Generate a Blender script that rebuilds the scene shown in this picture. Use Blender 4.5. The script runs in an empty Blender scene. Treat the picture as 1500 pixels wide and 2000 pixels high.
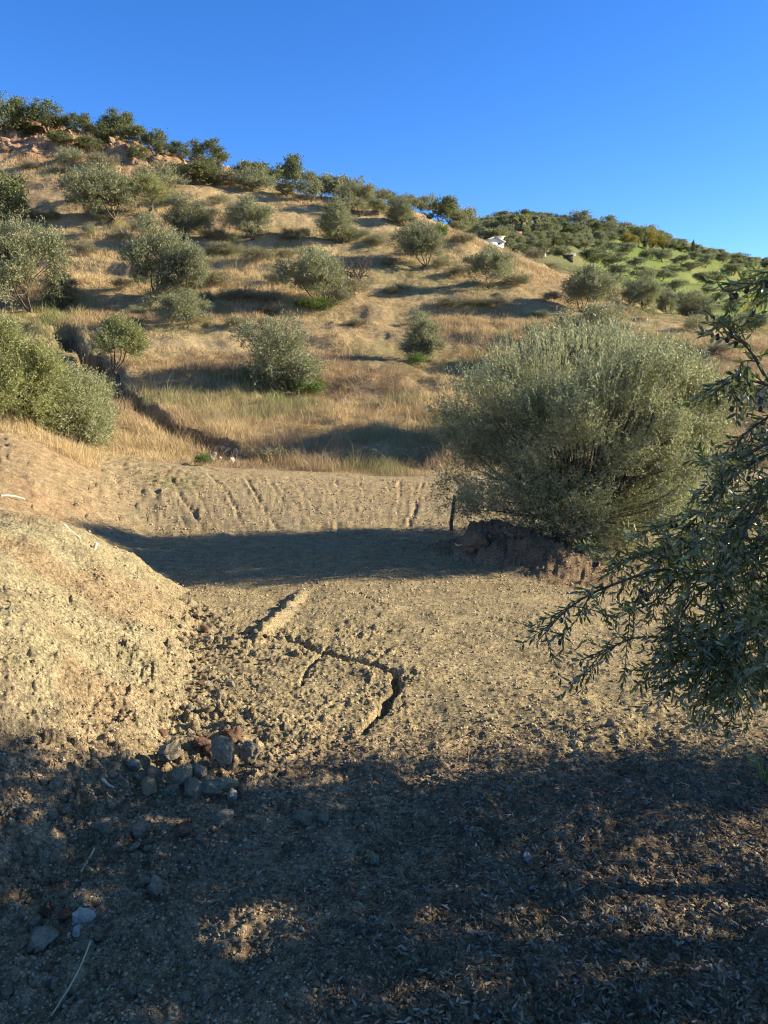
import bpy, math, random
import numpy as np
from mathutils import Vector

# ------------------------------------------------------------------ camera, sky, sun, exposure
PITCH = math.radians(11.31)
ZC = 1.6
SUN_EL = math.radians(21.0)
SUN_AZ = math.radians(8.0)            # from +X, turned towards +Y
sc = bpy.context.scene
C = sc.collection
cam_d = bpy.data.cameras.new('camera')
cam = bpy.data.objects.new('camera', cam_d); C.objects.link(cam)
cam.location = (0, 0, ZC); cam.rotation_euler = (math.pi/2 - PITCH, 0, 0)
cam_d.sensor_fit = 'AUTO'; cam_d.sensor_width = 36; cam_d.lens = 27.0
cam_d.clip_start = 0.05; cam_d.clip_end = 8000
sc.camera = cam
w = bpy.data.worlds.new('World'); sc.world = w; w.use_nodes = True
nt = w.node_tree; bg = nt.nodes['Background']
sky = nt.nodes.new('ShaderNodeTexSky'); sky.sky_type = 'NISHITA'; sky.sun_disc = False
sky.sun_elevation = SUN_EL; sky.sun_rotation = math.pi/2 - SUN_AZ
sky.altitude = 600; sky.air_density = 1.0; sky.dust_density = 0.15; sky.ozone_density = 3.5
hs = nt.nodes.new('ShaderNodeHueSaturation'); hs.inputs['Saturation'].default_value = 1.22
hs.inputs['Value'].default_value = 1.0
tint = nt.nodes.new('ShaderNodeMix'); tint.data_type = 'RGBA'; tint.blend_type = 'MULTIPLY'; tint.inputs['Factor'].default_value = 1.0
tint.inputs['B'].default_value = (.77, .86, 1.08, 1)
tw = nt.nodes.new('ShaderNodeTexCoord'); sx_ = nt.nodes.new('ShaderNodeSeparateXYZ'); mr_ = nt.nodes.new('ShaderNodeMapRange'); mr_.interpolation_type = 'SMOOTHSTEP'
mr_.inputs[1].default_value = .42; mr_.inputs[2].default_value = .80          # warm tint added to the unseen upper sky, so shade is less blue
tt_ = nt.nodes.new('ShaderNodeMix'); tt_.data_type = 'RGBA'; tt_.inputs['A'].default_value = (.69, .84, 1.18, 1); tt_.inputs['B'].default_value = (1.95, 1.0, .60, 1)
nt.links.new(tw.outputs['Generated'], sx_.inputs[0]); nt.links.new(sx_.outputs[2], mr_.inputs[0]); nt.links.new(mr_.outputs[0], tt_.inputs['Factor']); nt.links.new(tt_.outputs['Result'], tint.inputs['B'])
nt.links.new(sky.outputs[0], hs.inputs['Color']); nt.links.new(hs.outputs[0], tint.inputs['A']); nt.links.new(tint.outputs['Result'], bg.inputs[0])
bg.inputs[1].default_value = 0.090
sd = bpy.data.lights.new('sun', 'SUN'); sd.energy = 5.0; sd.angle = math.radians(0.5); sd.color = (1.0, 0.86, 0.60)
sun = bpy.data.objects.new('sun', sd); C.objects.link(sun)
S = Vector((math.cos(SUN_EL)*math.cos(SUN_AZ), math.cos(SUN_EL)*math.sin(SUN_AZ), math.sin(SUN_EL)))
sun.rotation_euler = S.to_track_quat('Z', 'Y').to_euler(); sun.location = S*30
sc.cycles.filter_width = 1.15
vs = sc.view_settings
vs.view_transform = 'Standard'; vs.look = 'None'; vs.gamma = 1; vs.exposure = 1.24; vs.use_curve_mapping = False

# ------------------------------------------------------------------ helpers
def tag(o, label=None, cat=None, group=None, kind=None):
    if label: o['label'] = label
    if cat: o['category'] = cat
    if group: o['group'] = group
    if kind: o['kind'] = kind
    return o
def mesh_np(name, V, Q=None, T=None, smooth=False, face_attr=None, col=None):
    """V (n,3); Q (m,4) quads; T (k,3) triangles (quads come first)"""
    me = bpy.data.meshes.new(name)
    V = np.asarray(V, np.float32)
    parts = []; sizes = []
    if Q is not None and len(Q): parts.append(np.asarray(Q, np.int32).ravel()); sizes.append(np.full(len(Q), 4, np.int32))
    if T is not None and len(T): parts.append(np.asarray(T, np.int32).ravel()); sizes.append(np.full(len(T), 3, np.int32))
    L = np.concatenate(parts); sz = np.concatenate(sizes)
    st = np.concatenate([[0], np.cumsum(sz)[:-1]]).astype(np.int32)
    me.vertices.add(len(V)); me.vertices.foreach_set('co', V.ravel())
    me.loops.add(len(L)); me.loops.foreach_set('vertex_index', L)
    me.polygons.add(len(sz)); me.polygons.foreach_set('loop_start', st); me.polygons.foreach_set('loop_total', sz)
    if smooth: me.polygons.foreach_set('use_smooth', np.ones(len(sz), bool))
    me.update(calc_edges=True)
    if face_attr is not None:
        a = me.attributes.new('rnd', 'FLOAT', 'FACE'); a.data.foreach_set('value', np.asarray(face_attr, np.float32))
    if col is not None:
        a = me.attributes.new('Col', 'FLOAT_COLOR', 'POINT' if len(col) == len(V) else 'FACE')
        c4 = np.ones((len(col), 4), np.float32); c4[:, :3] = col
        a.data.foreach_set('color', c4.ravel())
    return me
def link(name, me, mat=None, parent=None):
    o = bpy.data.objects.new(name, me); C.objects.link(o)
    if mat is not None:
        for m in (mat if isinstance(mat, (list, tuple)) else [mat]): me.materials.append(m)
    if parent: o.parent = parent
    return o
def empty(name, loc=(0, 0, 0), rz=0.0, s=1.0):
    o = bpy.data.objects.new(name, None); C.objects.link(o); o.location = loc; o.rotation_euler = (0, 0, rz)
    o.scale = (s, s, s) if not isinstance(s, tuple) else s
    o.empty_display_size = .1
    return o
def join(*ms):
    """ms: (V,Q,T,matindex,rnd) -> combined"""
    V = []; Q = []; T = []; qm = []; tm = []; off = 0
    for (v, q, t, mi) in ms:
        v = np.asarray(v); V.append(v)
        if q is not None and len(q): Q.append(np.asarray(q)+off); qm.append(np.full(len(q), mi))
        if t is not None and len(t): T.append(np.asarray(t)+off); tm.append(np.full(len(t), mi))
        off += len(v)
    cat = lambda a: np.concatenate(a) if a else None
    m = np.concatenate(qm+tm)
    return np.concatenate(V), cat(Q), cat(T), m
# noise
def _h(ix, iy, s):
    ix = ix.astype(np.int64).astype(np.uint32); iy = iy.astype(np.int64).astype(np.uint32)
    n = ix*np.uint32(374761393)+iy*np.uint32(668265263)+np.uint32((s*974634777+1234567) & 0xffffffff)
    n = (n ^ (n >> np.uint32(13)))*np.uint32(1274126177); n ^= n >> np.uint32(16)
    return (n & np.uint32(0xffffff)).astype(np.float64)/0xffffff
def vnoise(x, y, s=0):
    x = np.asarray(x, float); y = np.asarray(y, float)
    ix = np.floor(x); iy = np.floor(y); fx = x-ix; fy = y-iy
    ux = fx*fx*fx*(fx*(fx*6-15)+10); uy = fy*fy*fy*(fy*(fy*6-15)+10)
    a = _h(ix, iy, s); b = _h(ix+1, iy, s); c = _h(ix, iy+1, s); d = _h(ix+1, iy+1, s)
    return (a*(1-ux)+b*ux)*(1-uy)+(c*(1-ux)+d*ux)*uy
def fbm(x, y, s=0, o=4, g=.5):
    t = 0; A = 1; n = 0; f = 1
    for k in range(o):
        ca, sa = math.cos(k*1.1), math.sin(k*1.1)
        t = t+A*(vnoise((x*ca-y*sa)*f, (x*sa+y*ca)*f, s+k)-.5); n += A; A *= g; f *= 2.03
    return t/n*2
def worley(x, y, s=0):
    ix = np.floor(x); iy = np.floor(y); d1 = np.full(np.shape(x), 9.0); d2 = d1.copy(); idv = np.zeros(np.shape(x))
    for dx in (-1, 0, 1):
        for dy in (-1, 0, 1):
            px = ix+dx+_h(ix+dx, iy+dy, s); py = iy+dy+_h(ix+dx, iy+dy, s+7)
            d = np.hypot(px-x, py-y); h = _h(ix+dx, iy+dy, s+13)
            closer = d < d1
            d2 = np.where(closer, d1, np.minimum(d2, d)); idv = np.where(closer, h, idv); d1 = np.where(closer, d, d1)
    return d1, d2, idv
def sst(e0, e1, x):
    t = np.clip((x-e0)/(e1-e0), 0, 1); return t*t*(3-2*t)

# ------------------------------------------------------------------ terrain
def pix_ray(u, v):
    cx = (u-750)/1500; cy = (1000-v)/1500
    cp, sp = math.cos(PITCH), math.sin(PITCH)
    return np.array([cx, cp+cy*sp, -sp+cy*cp])       # x, forward, up
def at(u, v, Y):
    r = pix_ray(u, v); return np.array([r[0]/r[1]*Y, Y, ZC+r[2]/r[1]*Y])
COLS = {   # bearing (as the picture column at mid height): (row, forward distance in m)
 -250: [(1430,3.3),(1150,7.3),(1045,10.3),(900,14.5),(845,17),(760,22),(640,32),(540,42),(440,52),(350,62),(270,70),(235,76)],
 0: [(1430,3.3),(1150,7.3),(1045,10.3),(905,14.5),(855,17),(770,22),(655,31),(610,35),(520,42),(430,51),(370,57),(325,64),(255,69),(228,74)],
 200: [(1430,3.3),(1150,7.3),(1045,10.3),(898,14.5),(880,16),(820,20),(740,25),(650,32),(580,38),(500,44),(430,50),(370,57),(335,64),(290,67.5),(240,73)],
 400: [(1430,3.3),(1150,7.3),(1045,10.3),(913,14.5),(912,16),(890,17.5),(830,21),(750,25.5),(650,32),(600,36),(520,42),(470,46.5),(420,51.5),(380,58),(362,64),(335,67.5),(310,71)],
 600: [(1430,3.3),(1150,7.3),(1045,10.3),(922,15),(915,16.5),(895,18),(820,22),(760,26),(680,31),(600,36),(540,41),(475,47),(430,54),(400,62),(378,70)],
 800: [(1430,3.3),(1150,7.3),(1045,10.3),(932,15),(922,16.5),(890,18.5),(820,22),(760,26),(705,30),(620,37),(560,41.5),(520,45),(470,50),(440,56),(415,66),(402,75)],
 900: [(1430,3.3),(1150,7.3),(1045,10.3),(932,15),(905,17),(860,20),(790,24),(710,30),(620,36),(565,41),(520,46),(480,53),(456,60),(470,75),(472,95),(445,140),(432,180)],
 1000: [(1430,3.3),(1150,7.3),(1045,10.3),(925,15),(880,18),(800,23),(710,30),(620,36),(570,41),(530,48),(510,55),(520,75),(490,100),(460,140),(440,190),(432,225)],
 1100: [(1430,3.3),(1150,7.3),(1045,10.3),(920,15),(870,18),(800,22),(710,29),(640,35),(600,41),(560,50),(545,55),(560,72),(510,100),(480,145),(450,205),(440,240)],
 1300: [(1430,3.3),(1150,7.3),(1045,10.3),(920,15),(850,18),(780,22),(710,28),(650,36),(612,43),(635,55),(640,70),(598,90),(545,130),(510,165),(492,200),(480,240),(474,265)],
 1450: [(1430,3.3),(1150,7.3),(1045,10.3),(920,15),(840,18),(780,21),(710,28),(668,36),(690,48),(690,65),(640,85),(590,120),(555,160),(532,210),(522,250),(518,265)],
 1750: [(1430,3.3),(1150,7.3),(1045,10.3),(920,15),(840,18),(780,21),(720,27),(690,34),(720,48),(710,65),(680,85),(640,120),(600,160),(575,210),(560,260)],
}
NA, NS = 260, 640
A0, A1 = -.95, .95
S0, S1 = math.log(.3), math.log(3500)
_ag = np.linspace(A0, A1, NA); _sg = np.linspace(S0, S1, NS); _Yg = np.exp(_sg)
_ca = []; _cz = []
for u in sorted(COLS):
    kn = COLS[u]; ys = [0.0, 1.6]; zs = [0.0, 0.0]
    for v, Y in kn: ys.append(Y); zs.append(at(u, v, Y)[2])
    Yl, zl = ys[-1], zs[-1]
    ys += [Yl*1.12, Yl*1.5, 900, 4000]; zs += [zl+.004*Yl, zl-.07*Yl, -15, -40]
    _ca.append((u-750)/1500/math.cos(PITCH)); _cz.append(np.interp(_Yg, ys, zs))
_ca = np.array(_ca); _cz = np.array(_cz)
_tab = np.empty((NA, NS))
for j in range(NS): _tab[:, j] = np.interp(_ag, _ca, (_cz[:, j]-ZC)/_Yg[j])
def blur(a, sig, ax):
    n = int(sig*3)+1; k = np.exp(-.5*(np.arange(-n, n+1)/sig)**2); k /= k.sum()
    p = [(0, 0), (0, 0)]; p[ax] = (n, n); b = np.pad(a, p, mode='edge'); out = np.zeros_like(a)
    for i in range(2*n+1):
        out += k[i]*(b[i:i+a.shape[0], :] if ax == 0 else b[:, i:i+a.shape[1]])
    return out
_tab = blur(blur(_tab*_Yg[None, :], 2.6, 1), 5, 0)/_Yg[None, :]
def base(x, y):
    th = np.arctan2(x, y); r = np.hypot(x, y); tc = np.clip(th, -.73, .73)
    a = np.tan(tc); Y = np.maximum(r*np.cos(tc), .31)
    fa = np.clip((a-A0)/(A1-A0)*(NA-1), 0, NA-1.001); fs = np.clip((np.log(Y)-S0)/(S1-S0)*(NS-1), 0, NS-1.001)
    i = fa.astype(int); j = fs.astype(int); fa = fa-i; fs = fs-j
    t = (_tab[i, j]*(1-fa)+_tab[i+1, j]*fa)*(1-fs)+(_tab[i, j+1]*(1-fa)+_tab[i+1, j+1]*fa)*fs
    z = ZC+Y*t
    k = sst(1.0, 2.2, np.abs(th))
    return z*(1-k)+k*(-.12)
def hit(u, v, f=base, y0=1.2, y1=330, n=2600):
    """first point of the surface f seen along a sight line, starting y0 away"""
    r = pix_ray(u, v); Y = np.geomspace(y0, y1, n)
    x = r[0]/r[1]*Y; z = ZC+r[2]/r[1]*Y; d = z-f(x, Y)
    k = np.where((d[:-1] > 0) & (d[1:] <= 0))[0]
    if len(k) == 0: k = [int(np.argmin(np.abs(d[:-1])/Y[:-1]))]
    i = k[0]; den = d[i]-d[i+1]; q = d[i]/den if abs(den) > 1e-9 else 0
    q = min(max(q, 0), 1); yy = Y[i]+(Y[i+1]-Y[i])*q; xx = r[0]/r[1]*yy
    return np.array([xx, yy, float(f(np.array([xx]), np.array([yy]))[0])])
def poly(pts, y0=1.2): return [hit(u, v, y0=y0)[:2] for u, v in pts]
def pdist(x, y, P):
    best = np.full(np.shape(x), 1e9); sgn = np.zeros(np.shape(x)); par = np.zeros(np.shape(x)); acc = 0
    for a, b in zip(P[:-1], P[1:]):
        dx, dy = b[0]-a[0], b[1]-a[1]; L = math.hypot(dx, dy)
        t = np.clip(((x-a[0])*dx+(y-a[1])*dy)/(L*L), 0, 1)
        d = np.hypot(x-a[0]-t*dx, y-a[1]-t*dy); m = d < best
        best = np.where(m, d, best); par = np.where(m, acc+t*L, par)
        sgn = np.where(m, np.sign((x-a[0])*dy-(y-a[1])*dx), sgn); acc += L
    return best, sgn, par/acc
CRACK = poly([(545,1250),(590,1258),(632,1285),(690,1298),(740,1310),(778,1322),(775,1350),(750,1380),(712,1428)])
def wiggle(P, seed, amp=.035, n=7):
    P = np.array(P); t = np.arange(len(P)); q = np.linspace(0, len(P)-1, (len(P)-1)*n+1); S_ = np.stack([np.interp(q, t, P[:, k]) for k in (0, 1)], -1)
    for _ in range(6): S_[1:-1] = (S_[:-2]+S_[1:-1]*2+S_[2:])/4
    rg_ = np.random.default_rng(seed); N_ = rg_.normal(0, amp, S_.shape); N_[1:-1] = (N_[:-2]+N_[1:-1]+N_[2:])/3; return [p for p in S_+N_]
CRACK = wiggle(CRACK, 4, .016, 5)
SIDE = [wiggle(poly(p), 10+i, .010) for i, p in enumerate([[(778,1322),(800,1318),(812,1326)],[(720,1305),(745,1290),(760,1275)],[(700,1160),(740,1180),(765,1190)],[(940,1210),(985,1214),(1030,1228)],[(740,1385),(790,1372)]])]
CRACK2 = poly([(640,1268),(625,1290),(600,1310),(588,1345)])
RIDGE = poly([(592,1152),(560,1195),(530,1228),(500,1262)])
RUTS = [poly(p) for p in ([(335,932),(352,965),(375,1000),(405,1048)], [(478,930),(505,975),(528,1010),(550,1040)],
        [(405,925),(440,960),(470,1000)], [(560,932),(600,975),(625,1000)], [(690,983),(703,1002)], [(735,962),(712,985),(703,1002)],
        [(752,935),(762,962)], [(725,1035),(745,1060),(770,1100)], [(610,935),(617,965)], [(830,930),(810,1000),(790,1040)],
        [(540,940),(580,990),(640,1040)], [(655,935),(668,975)], [(430,1130),(400,1060),(380,1000),(350,960)])]
RUTS2 = [poly([(u, v), (u+dx*.5+6, v+38), (u+dx, v+72)]) for u, v, dx in [(300,955,20),(370,935,34),(430,945,40),(520,932,44),(580,940,38),(640,945,20),(700,935,14),(780,938,-10),(460,1000,30),(350,1000,24),(640,990,26),(810,960,-14)]]
BERM = poly([(905,1072),(960,1078),(1030,1092),(1090,1112),(1140,1132)])
GULLY = [hit(u, v, y0=16)[:2] for u, v in [(120,655),(150,690),(200,745),(265,808),(330,845),(400,878),(450,895),(540,905),(700,910),(830,905)]]
def features(x, y):
    z = np.zeros(np.shape(x))
    # near left bank
    xf = np.interp(y, [0, 1.6, 2.6, 3.4, 5.1, 7, 9], [-1.25, -1.15, -1.05, -1.0, -1.36, -1.9, -2.5])+.10*fbm(x*1.3, y*1.3, 41, 3)
    s = xf-x
    Hb = np.interp(y, [1, 2, 3, 4.4, 6.3, 6.8, 7.3, 7.9, 8.3], [.05, .2, .50, .84, .80, .72, .42, .08, 0])
    s = s+.16*fbm(x*2.2, y*2.2, 43, 4); Hb = Hb+.10*fbm(x*1.1, y*1.1, 44, 3)*sst(8.2, 7, y); q_ = .5*(.72*s+Hb-np.sqrt((.72*s-Hb)**2+.006)); z += np.where(s > -.2, np.maximum(q_, -.01)*sst(-.2, .12, s), 0)*sst(8.3, 7.9, y)
    # far left bank
    xf2 = np.interp(y, [7.5, 9, 10.5, 12.5, 14.5, 17], [-3.1, -3.15, -3.4, -4.3, -5.3, -6.0])
    s2 = xf2-x
    z += sst(7.2, 8.6, y)*sst(20, 15.5, y)*(.75*sst(-.3, 1.9, s2)+.12*np.clip(s2-1, 0, 4))
    d, sg, p = pdist(x, y, GULLY)
    dep = np.interp(p, [0, .1, .3, .5, .62, .8, 1], [.6, 1.4, 1.5, 1.2, 1.0, .45, .15])
    z -= dep*sst(.60, .15, d+.3*fbm(x*1.5, y*1.5, 55, 2)+.15*fbm(x*6, y*6, 56, 3))
    # rough dry scrub shelf behind the platform on the far side of the gully
    return z
def fine(x, y, r):
    z = np.zeros(np.shape(x))
    near = sst(22, 12, r); hill = sst(15.6, 19, y)*sst(2.2, 1.2, np.abs(np.arctan2(x, y)))
    z += .035*fbm(x*.9, y*.9, 1, 3)*near
    z += .018*fbm(x*4, y*4, 5, 4)*near
    # clods
    zone = np.exp(-(((x+.55)/.75)**2+((y-4.4)/1.5)**2))
    foot = np.exp(-((x-np.interp(y, [1.6, 3.4, 5.1, 7], [-1.0, -.85, -1.15, -1.75]))/.38)**2)*sst(1.2, 2.5, y)*sst(8.2, 6.8, y)
    d1, d2, idv = worley(x*7.5+.5*fbm(x*5, y*5, 3, 2), y*7.5, 3)
    clod = np.clip(.75-d1, 0, 1)*(idv > .35)*idv
    z += clod*(.002+.045*np.clip(zone+foot, 0, 1)*sst(-.1, .4, fbm(x*1.9, y*1.9, 64, 2)))*sst(9, 6, r)
    e1, e2, ei = worley(x*19, y*19, 8)
    zf = np.clip(zone+foot, 0, 1); bk = sst(0, .3, np.interp(y, [0, 1.6, 3.4, 5.1, 7, 9], [-1.2, -1.1, -1.0, -1.36, -1.9, -2.5])-x)*sst(8.5, 7.5, y)
    pm = sst(-.25, .45, fbm(x*2.1, y*2.1, 66, 3))**1.5; pm2 = sst(-.2, .4, fbm(x*4.3, y*4.3, 67, 3))
    z += np.clip(.62-e1, 0, 1)*(ei > .35)*(.3+ei**2*1.6)*(.012*pm+.024*zf*(.3+pm2)+.009*bk*pm2)*sst(9, 6, r)
    z += bk*(.028*fbm(x*6, y*6, 68, 4)+.012*np.abs(fbm(x*20, y*20, 69, 3)))
    g1, g2, gi = worley(x*42, y*42, 9)
    z += np.clip(.62-g1, 0, 1)*(gi > .3)*(.3+1.4*gi)*(.007*pm2+.010*zf+.010*bk)*sst(9, 6, r)
    z += .010*np.abs(fbm(x*15, y*15, 21, 3))*near
    fgm = sst(3.9, 3.0, y)*near; z += fgm*(.04*fbm(x*2.3, y*2.3, 77, 4)+.022*fbm(x*8, y*8, 78, 4)+np.clip(.62-e1, 0, 1)*(ei > .3)*ei*.030*sst(-.1, .4, fbm(x*1.7, y*1.7, 79, 2))+.012*np.abs(fbm(x*22, y*22, 80, 3)))
    h1, h2, hi = worley(x*5, y*5, 18)
    z += np.clip(.55-h1, 0, 1)*(hi > .6)*.10*sst(7, 9.5, r)*near*sst(-3.0, -3.6, x)
    z += np.clip(.6-worley(x*9, y*9, 19)[0], 0, 1)*.022*sst(7, 9, r)*near*np.where(y > 7, 1, 0)*sst(.5, .2, np.abs(fbm(x*.7, y*.7, 31, 2)))
    # erosion channels, windrow, blade marks
    w_ = .02*fbm(x*9, y*9, 61, 3)
    d, sg, p = pdist(x, y, CRACK)
    w_ = .012*fbm(x*12, y*12, 61, 3)
    z += -.06*sst(.034, .014, d+w_+.014*(vnoise(x*7, y*7, 62)-.3))*np.interp(p, [0, .1, .9, 1], [.3, 1, 1, .5])
    m_ = (x > -1.6) & (x < 2.0) & (y > 2.8) & (y < 7.5)
    if m_.any():
        dz = np.zeros(int(m_.sum()))
        for sc_ in SIDE: dz = np.minimum(dz, -.020*sst(.014, .004, pdist(x[m_], y[m_], sc_)[0]+w_[m_]))
        z = z+0; z[m_] += dz
    d, sg, p = pdist(x, y, CRACK2); z += -.022*sst(.018, .006, d+w_)
    d, sg, p = pdist(x, y, RIDGE); z += (.06+.03*fbm(x*8, y*8, 63, 3))*sst(.10, .0, d+w_*1.6+.03*fbm(x*6, y*6, 65, 3))*np.interp(p, [0, .2, .85, 1], [.3, .9, 1, .3])
    for k, R in enumerate(RUTS+RUTS2):
        d, sg, p = pdist(x, y, R); sg = np.where(sg == 0, 1, sg)
        dd = d*sg+.03*fbm(x*5, y*5, 70+k, 2)
        z += (-.020*np.exp(-(dd/.03)**2)+.010*np.exp(-((dd-.06)/.03)**2))*(.1+1.1*vnoise(x*2.5, y*2.5, 300+k)**1.5)*(1.6 if k < 3 else .9)*sst(0, .06, p)*sst(1, .9, p)
    d, sg, p = pdist(x, y, BERM)
    z += np.clip(.6-worley(x*6+fbm(x*9, y*9, 97, 2), y*6, 95)[0], 0, 1)*.07*sst(.6, .3, d)
    z += np.interp(p, [0, .06, .2, .5, .85, 1], [.1, .36, .43, .36, .18, .0])*sst(.60, .0, d+.14*fbm(x*5, y*5, 90, 4)+.05*fbm(x*17, y*17, 91, 2))
    # hillside: shelves and lumps
    zz = base(x, y)
    ph = zz/1.9+.5*fbm(x*.06, y*.06, 12, 2)+.15*fbm(x*.4, y*.4, 14, 2)
    fr = ph-np.floor(ph)
    mid = hill*sst(95, 60, y)
    z += mid*(.5*(sst(0, .30, fr)-fr)+.24*fbm(x*.45, y*.45, 15, 4)+.09*fbm(x*1.6, y*1.6, 16, 3))
    aa = x/np.maximum(y, 1); z += 1.3*fbm(x*.5, y*.5, 28, 4)*sst(62, 66, y)*sst(77, 74, y)*sst(-.14, -.22, aa)*hill
    zt = zz+.8*fbm(x*.03, y*.03, 19, 2); ft = zt/3.2-np.floor(zt/3.2)
    z += sst(75, 100, y)*sst(2.2, 1.2, np.abs(np.arctan2(x, y)))*(1.7*(sst(0, .25, ft)-ft)+.4*fbm(x*.08, y*.08, 17, 3))
    return z
def H(x, y):
    x = np.asarray(x, float); y = np.asarray(y, float); r = np.hypot(x, y)
    return base(x, y)+features(x, y)+fine(x, y, r)
def Hs(x, y):
    return base(x, y)+features(x, y)
def ground(x, y): return float(H(np.array([x]), np.array([y]))[0])
def hitH(u, v, y0=1.2, y1=330): return hit(u, v, f=H, y0=y0, y1=y1)

th = np.concatenate([np.radians(np.arange(-180, -31.5, 2.5)), np.radians(np.linspace(-31, 31, 780)), np.radians(np.arange(33, 180, 2.5))])
tt = np.linspace(-1.35, -.118, 560)
r_near = -ZC*.97/tt
rr = np.concatenate([[.02, .15, .4, .7, .95], r_near, r_near[-1]*1.0058**np.arange(1, 540), np.geomspace(r_near[-1]*1.0058**541, 3400, 26)])
TH, RR = np.meshgrid(th, rr)
X = RR*np.sin(TH); Yy = RR*np.cos(TH)
Z = H(X, Yy)
nr, nc = X.shape
idx = np.arange(nr*nc).reshape(nr, nc)
nxt = np.roll(idx, -1, axis=1)
Q = np.stack([idx[:-1], nxt[:-1], nxt[1:], idx[1:]], -1).reshape(-1, 4)
Vt = np.stack([X, Yy, Z], -1).reshape(-1, 3)
# soil colours, with shade painted along the gully
def mixc(c, m, col): return c*(1-m[..., None])+np.array(col)*m[..., None]
def soil(x, y):
    n1 = fbm(x*.6, y*.6, 101, 4); n2 = fbm(x*3, y*3, 102, 4); n3 = fbm(x*12, y*12, 103, 3)
    c = np.ones(x.shape+(3,))*np.array([.47, .36, .21])
    c = mixc(c, sst(-.1, .5, n1)*.6, [.44, .35, .22])
    bank1 = sst(-.15, .25, np.interp(y, [0, 1.6, 3.4, 5.1, 7, 9], [-1.2, -1.1, -1.0, -1.36, -1.9, -2.5])-x)*sst(8.3, 7.6, y)
    c = mixc(c, bank1, [.50, .425, .255])
    c = mixc(c, bank1*sst(.25, .5, fbm(x*1.7, y*1.7, 120, 3))*.6, [.46, .31, .18])
    mid = sst(2.9, 3.6, y)*sst(8, 6.5, y)*(1-bank1)
    c = mixc(c, mid*.6, [.55, .445, .255])
    b2 = sst(7.6, 8.6, y)*sst(17, 15, y)*sst(-.2, .8, np.interp(y, [7.5, 9, 10.5, 12.5, 14.5, 17], [-3.0, -3.1, -3.4, -4.3, -5.3, -6.0])-x)
    c = mixc(c, b2, [.47, .345, .20]); c = mixc(c, b2*sst(.1, .4, fbm(x*.9, y*.9, 121, 3))*.45, [.47, .29, .165])
    # darker, redder soil in the foreground
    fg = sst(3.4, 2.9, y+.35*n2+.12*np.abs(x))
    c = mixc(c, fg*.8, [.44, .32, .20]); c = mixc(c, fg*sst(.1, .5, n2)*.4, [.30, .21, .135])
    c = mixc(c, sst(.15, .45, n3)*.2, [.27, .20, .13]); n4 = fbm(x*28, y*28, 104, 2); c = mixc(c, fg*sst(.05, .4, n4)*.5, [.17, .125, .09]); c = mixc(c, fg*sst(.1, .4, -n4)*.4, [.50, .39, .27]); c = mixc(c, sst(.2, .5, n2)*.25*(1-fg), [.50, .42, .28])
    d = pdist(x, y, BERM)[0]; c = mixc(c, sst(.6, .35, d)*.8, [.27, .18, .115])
    # dry grass slopes
    hill = sst(15.3, 16.2, y)*sst(2.2, 1.2, np.abs(np.arctan2(x, y)))
    hc = np.ones(x.shape+(3,))*np.array([.44, .325, .18])
    hc = mixc(hc, sst(-.1, .4, fbm(x*.12, y*.12, 105, 4)), [.48, .37, .21])
    hc = mixc(hc, sst(.15, .5, fbm(x*.3, y*.3, 106, 4))*.6, [.27, .19, .12])
    hc = mixc(hc, sst(.2, .5, fbm(x*.22, y*.22, 107, 4))*.5, [.22, .22, .10])
    a = x/np.maximum(y, 1)
    cliff = sst(62, 65.5, y+1.5*n1)*sst(76, 73, y+n1)*sst(-.15, -.22, a)*sst(-.62, -.5, a)
    hc = mixc(hc, cliff, [.48, .28, .16]); hc = mixc(hc, cliff*sst(.1, .4, n2), [.34, .22, .15])
    far = sst(58, 72, y)*sst(.06, .14, a)
    green = np.ones(x.shape+(3,))*np.array([.15, .195, .05]); gn = fbm(x*.05, y*.09, 108, 4)
    green = mixc(green, sst(.1, .5, gn)*.7, [.24, .235, .09])
    wood = mixc(green, np.clip(sst(.30, .16, a)+sst(205, 225, y), 0, 1), [.16, .14, .085])
    hc = hc*(1-far[..., None])+wood*far[..., None]
    c = c*(1-hill[..., None])+hc*hill[..., None]
    d, sg, p = pdist(x, y, GULLY); c = mixc(c, sst(.6, .25, d)*hill*.8, [.12, .09, .065])  # shade inside the trench, put into the soil colour as a dark band
    gp = at(352, 950, 13.2)
    c = mixc(c, sst(.75, .1, np.hypot((x-gp[0]), (y-gp[1])*.8)+.3*n2)*.6*sst(-.2, .3, n3), [.16, .22, .06])
    return c
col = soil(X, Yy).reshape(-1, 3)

# ------------------------------------------------------------------ materials
def new_mat(name):
    m = bpy.data.materials.new(name); m.use_nodes = True
    return m, m.node_tree, m.node_tree.nodes['Principled BSDF']
def N(t, k, **kw):
    n = t.nodes.new(k)
    for a, b in kw.items(): setattr(n, a, b)
    return n
m_ground, t, b = new_mat('ground')
at_ = N(t, 'ShaderNodeAttribute', attribute_name='Col')
tc = N(t, 'ShaderNodeTexCoord')
def noise(t, tc, scale, detail=6, rough=.6):
    n = N(t, 'ShaderNodeTexNoise'); n.inputs['Scale'].default_value = scale; n.inputs['Detail'].default_value = detail
    n.inputs['Roughness'].default_value = rough; t.links.new(tc.outputs['Object'], n.inputs['Vector']); return n
def mulramp(t, fac, colin, lo, hi, p0=.3, p1=.7):
    r = N(t, 'ShaderNodeMapRange'); r.inputs[1].default_value = p0; r.inputs[2].default_value = p1
    r.inputs[3].default_value = lo; r.inputs[4].default_value = hi
    t.links.new(fac, r.inputs[0])
    mx = N(t, 'ShaderNodeVectorMath', operation='SCALE'); t.links.new(colin, mx.inputs[0]); t.links.new(r.outputs[0], mx.inputs['Scale'])
    return mx.outputs[0]
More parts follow.
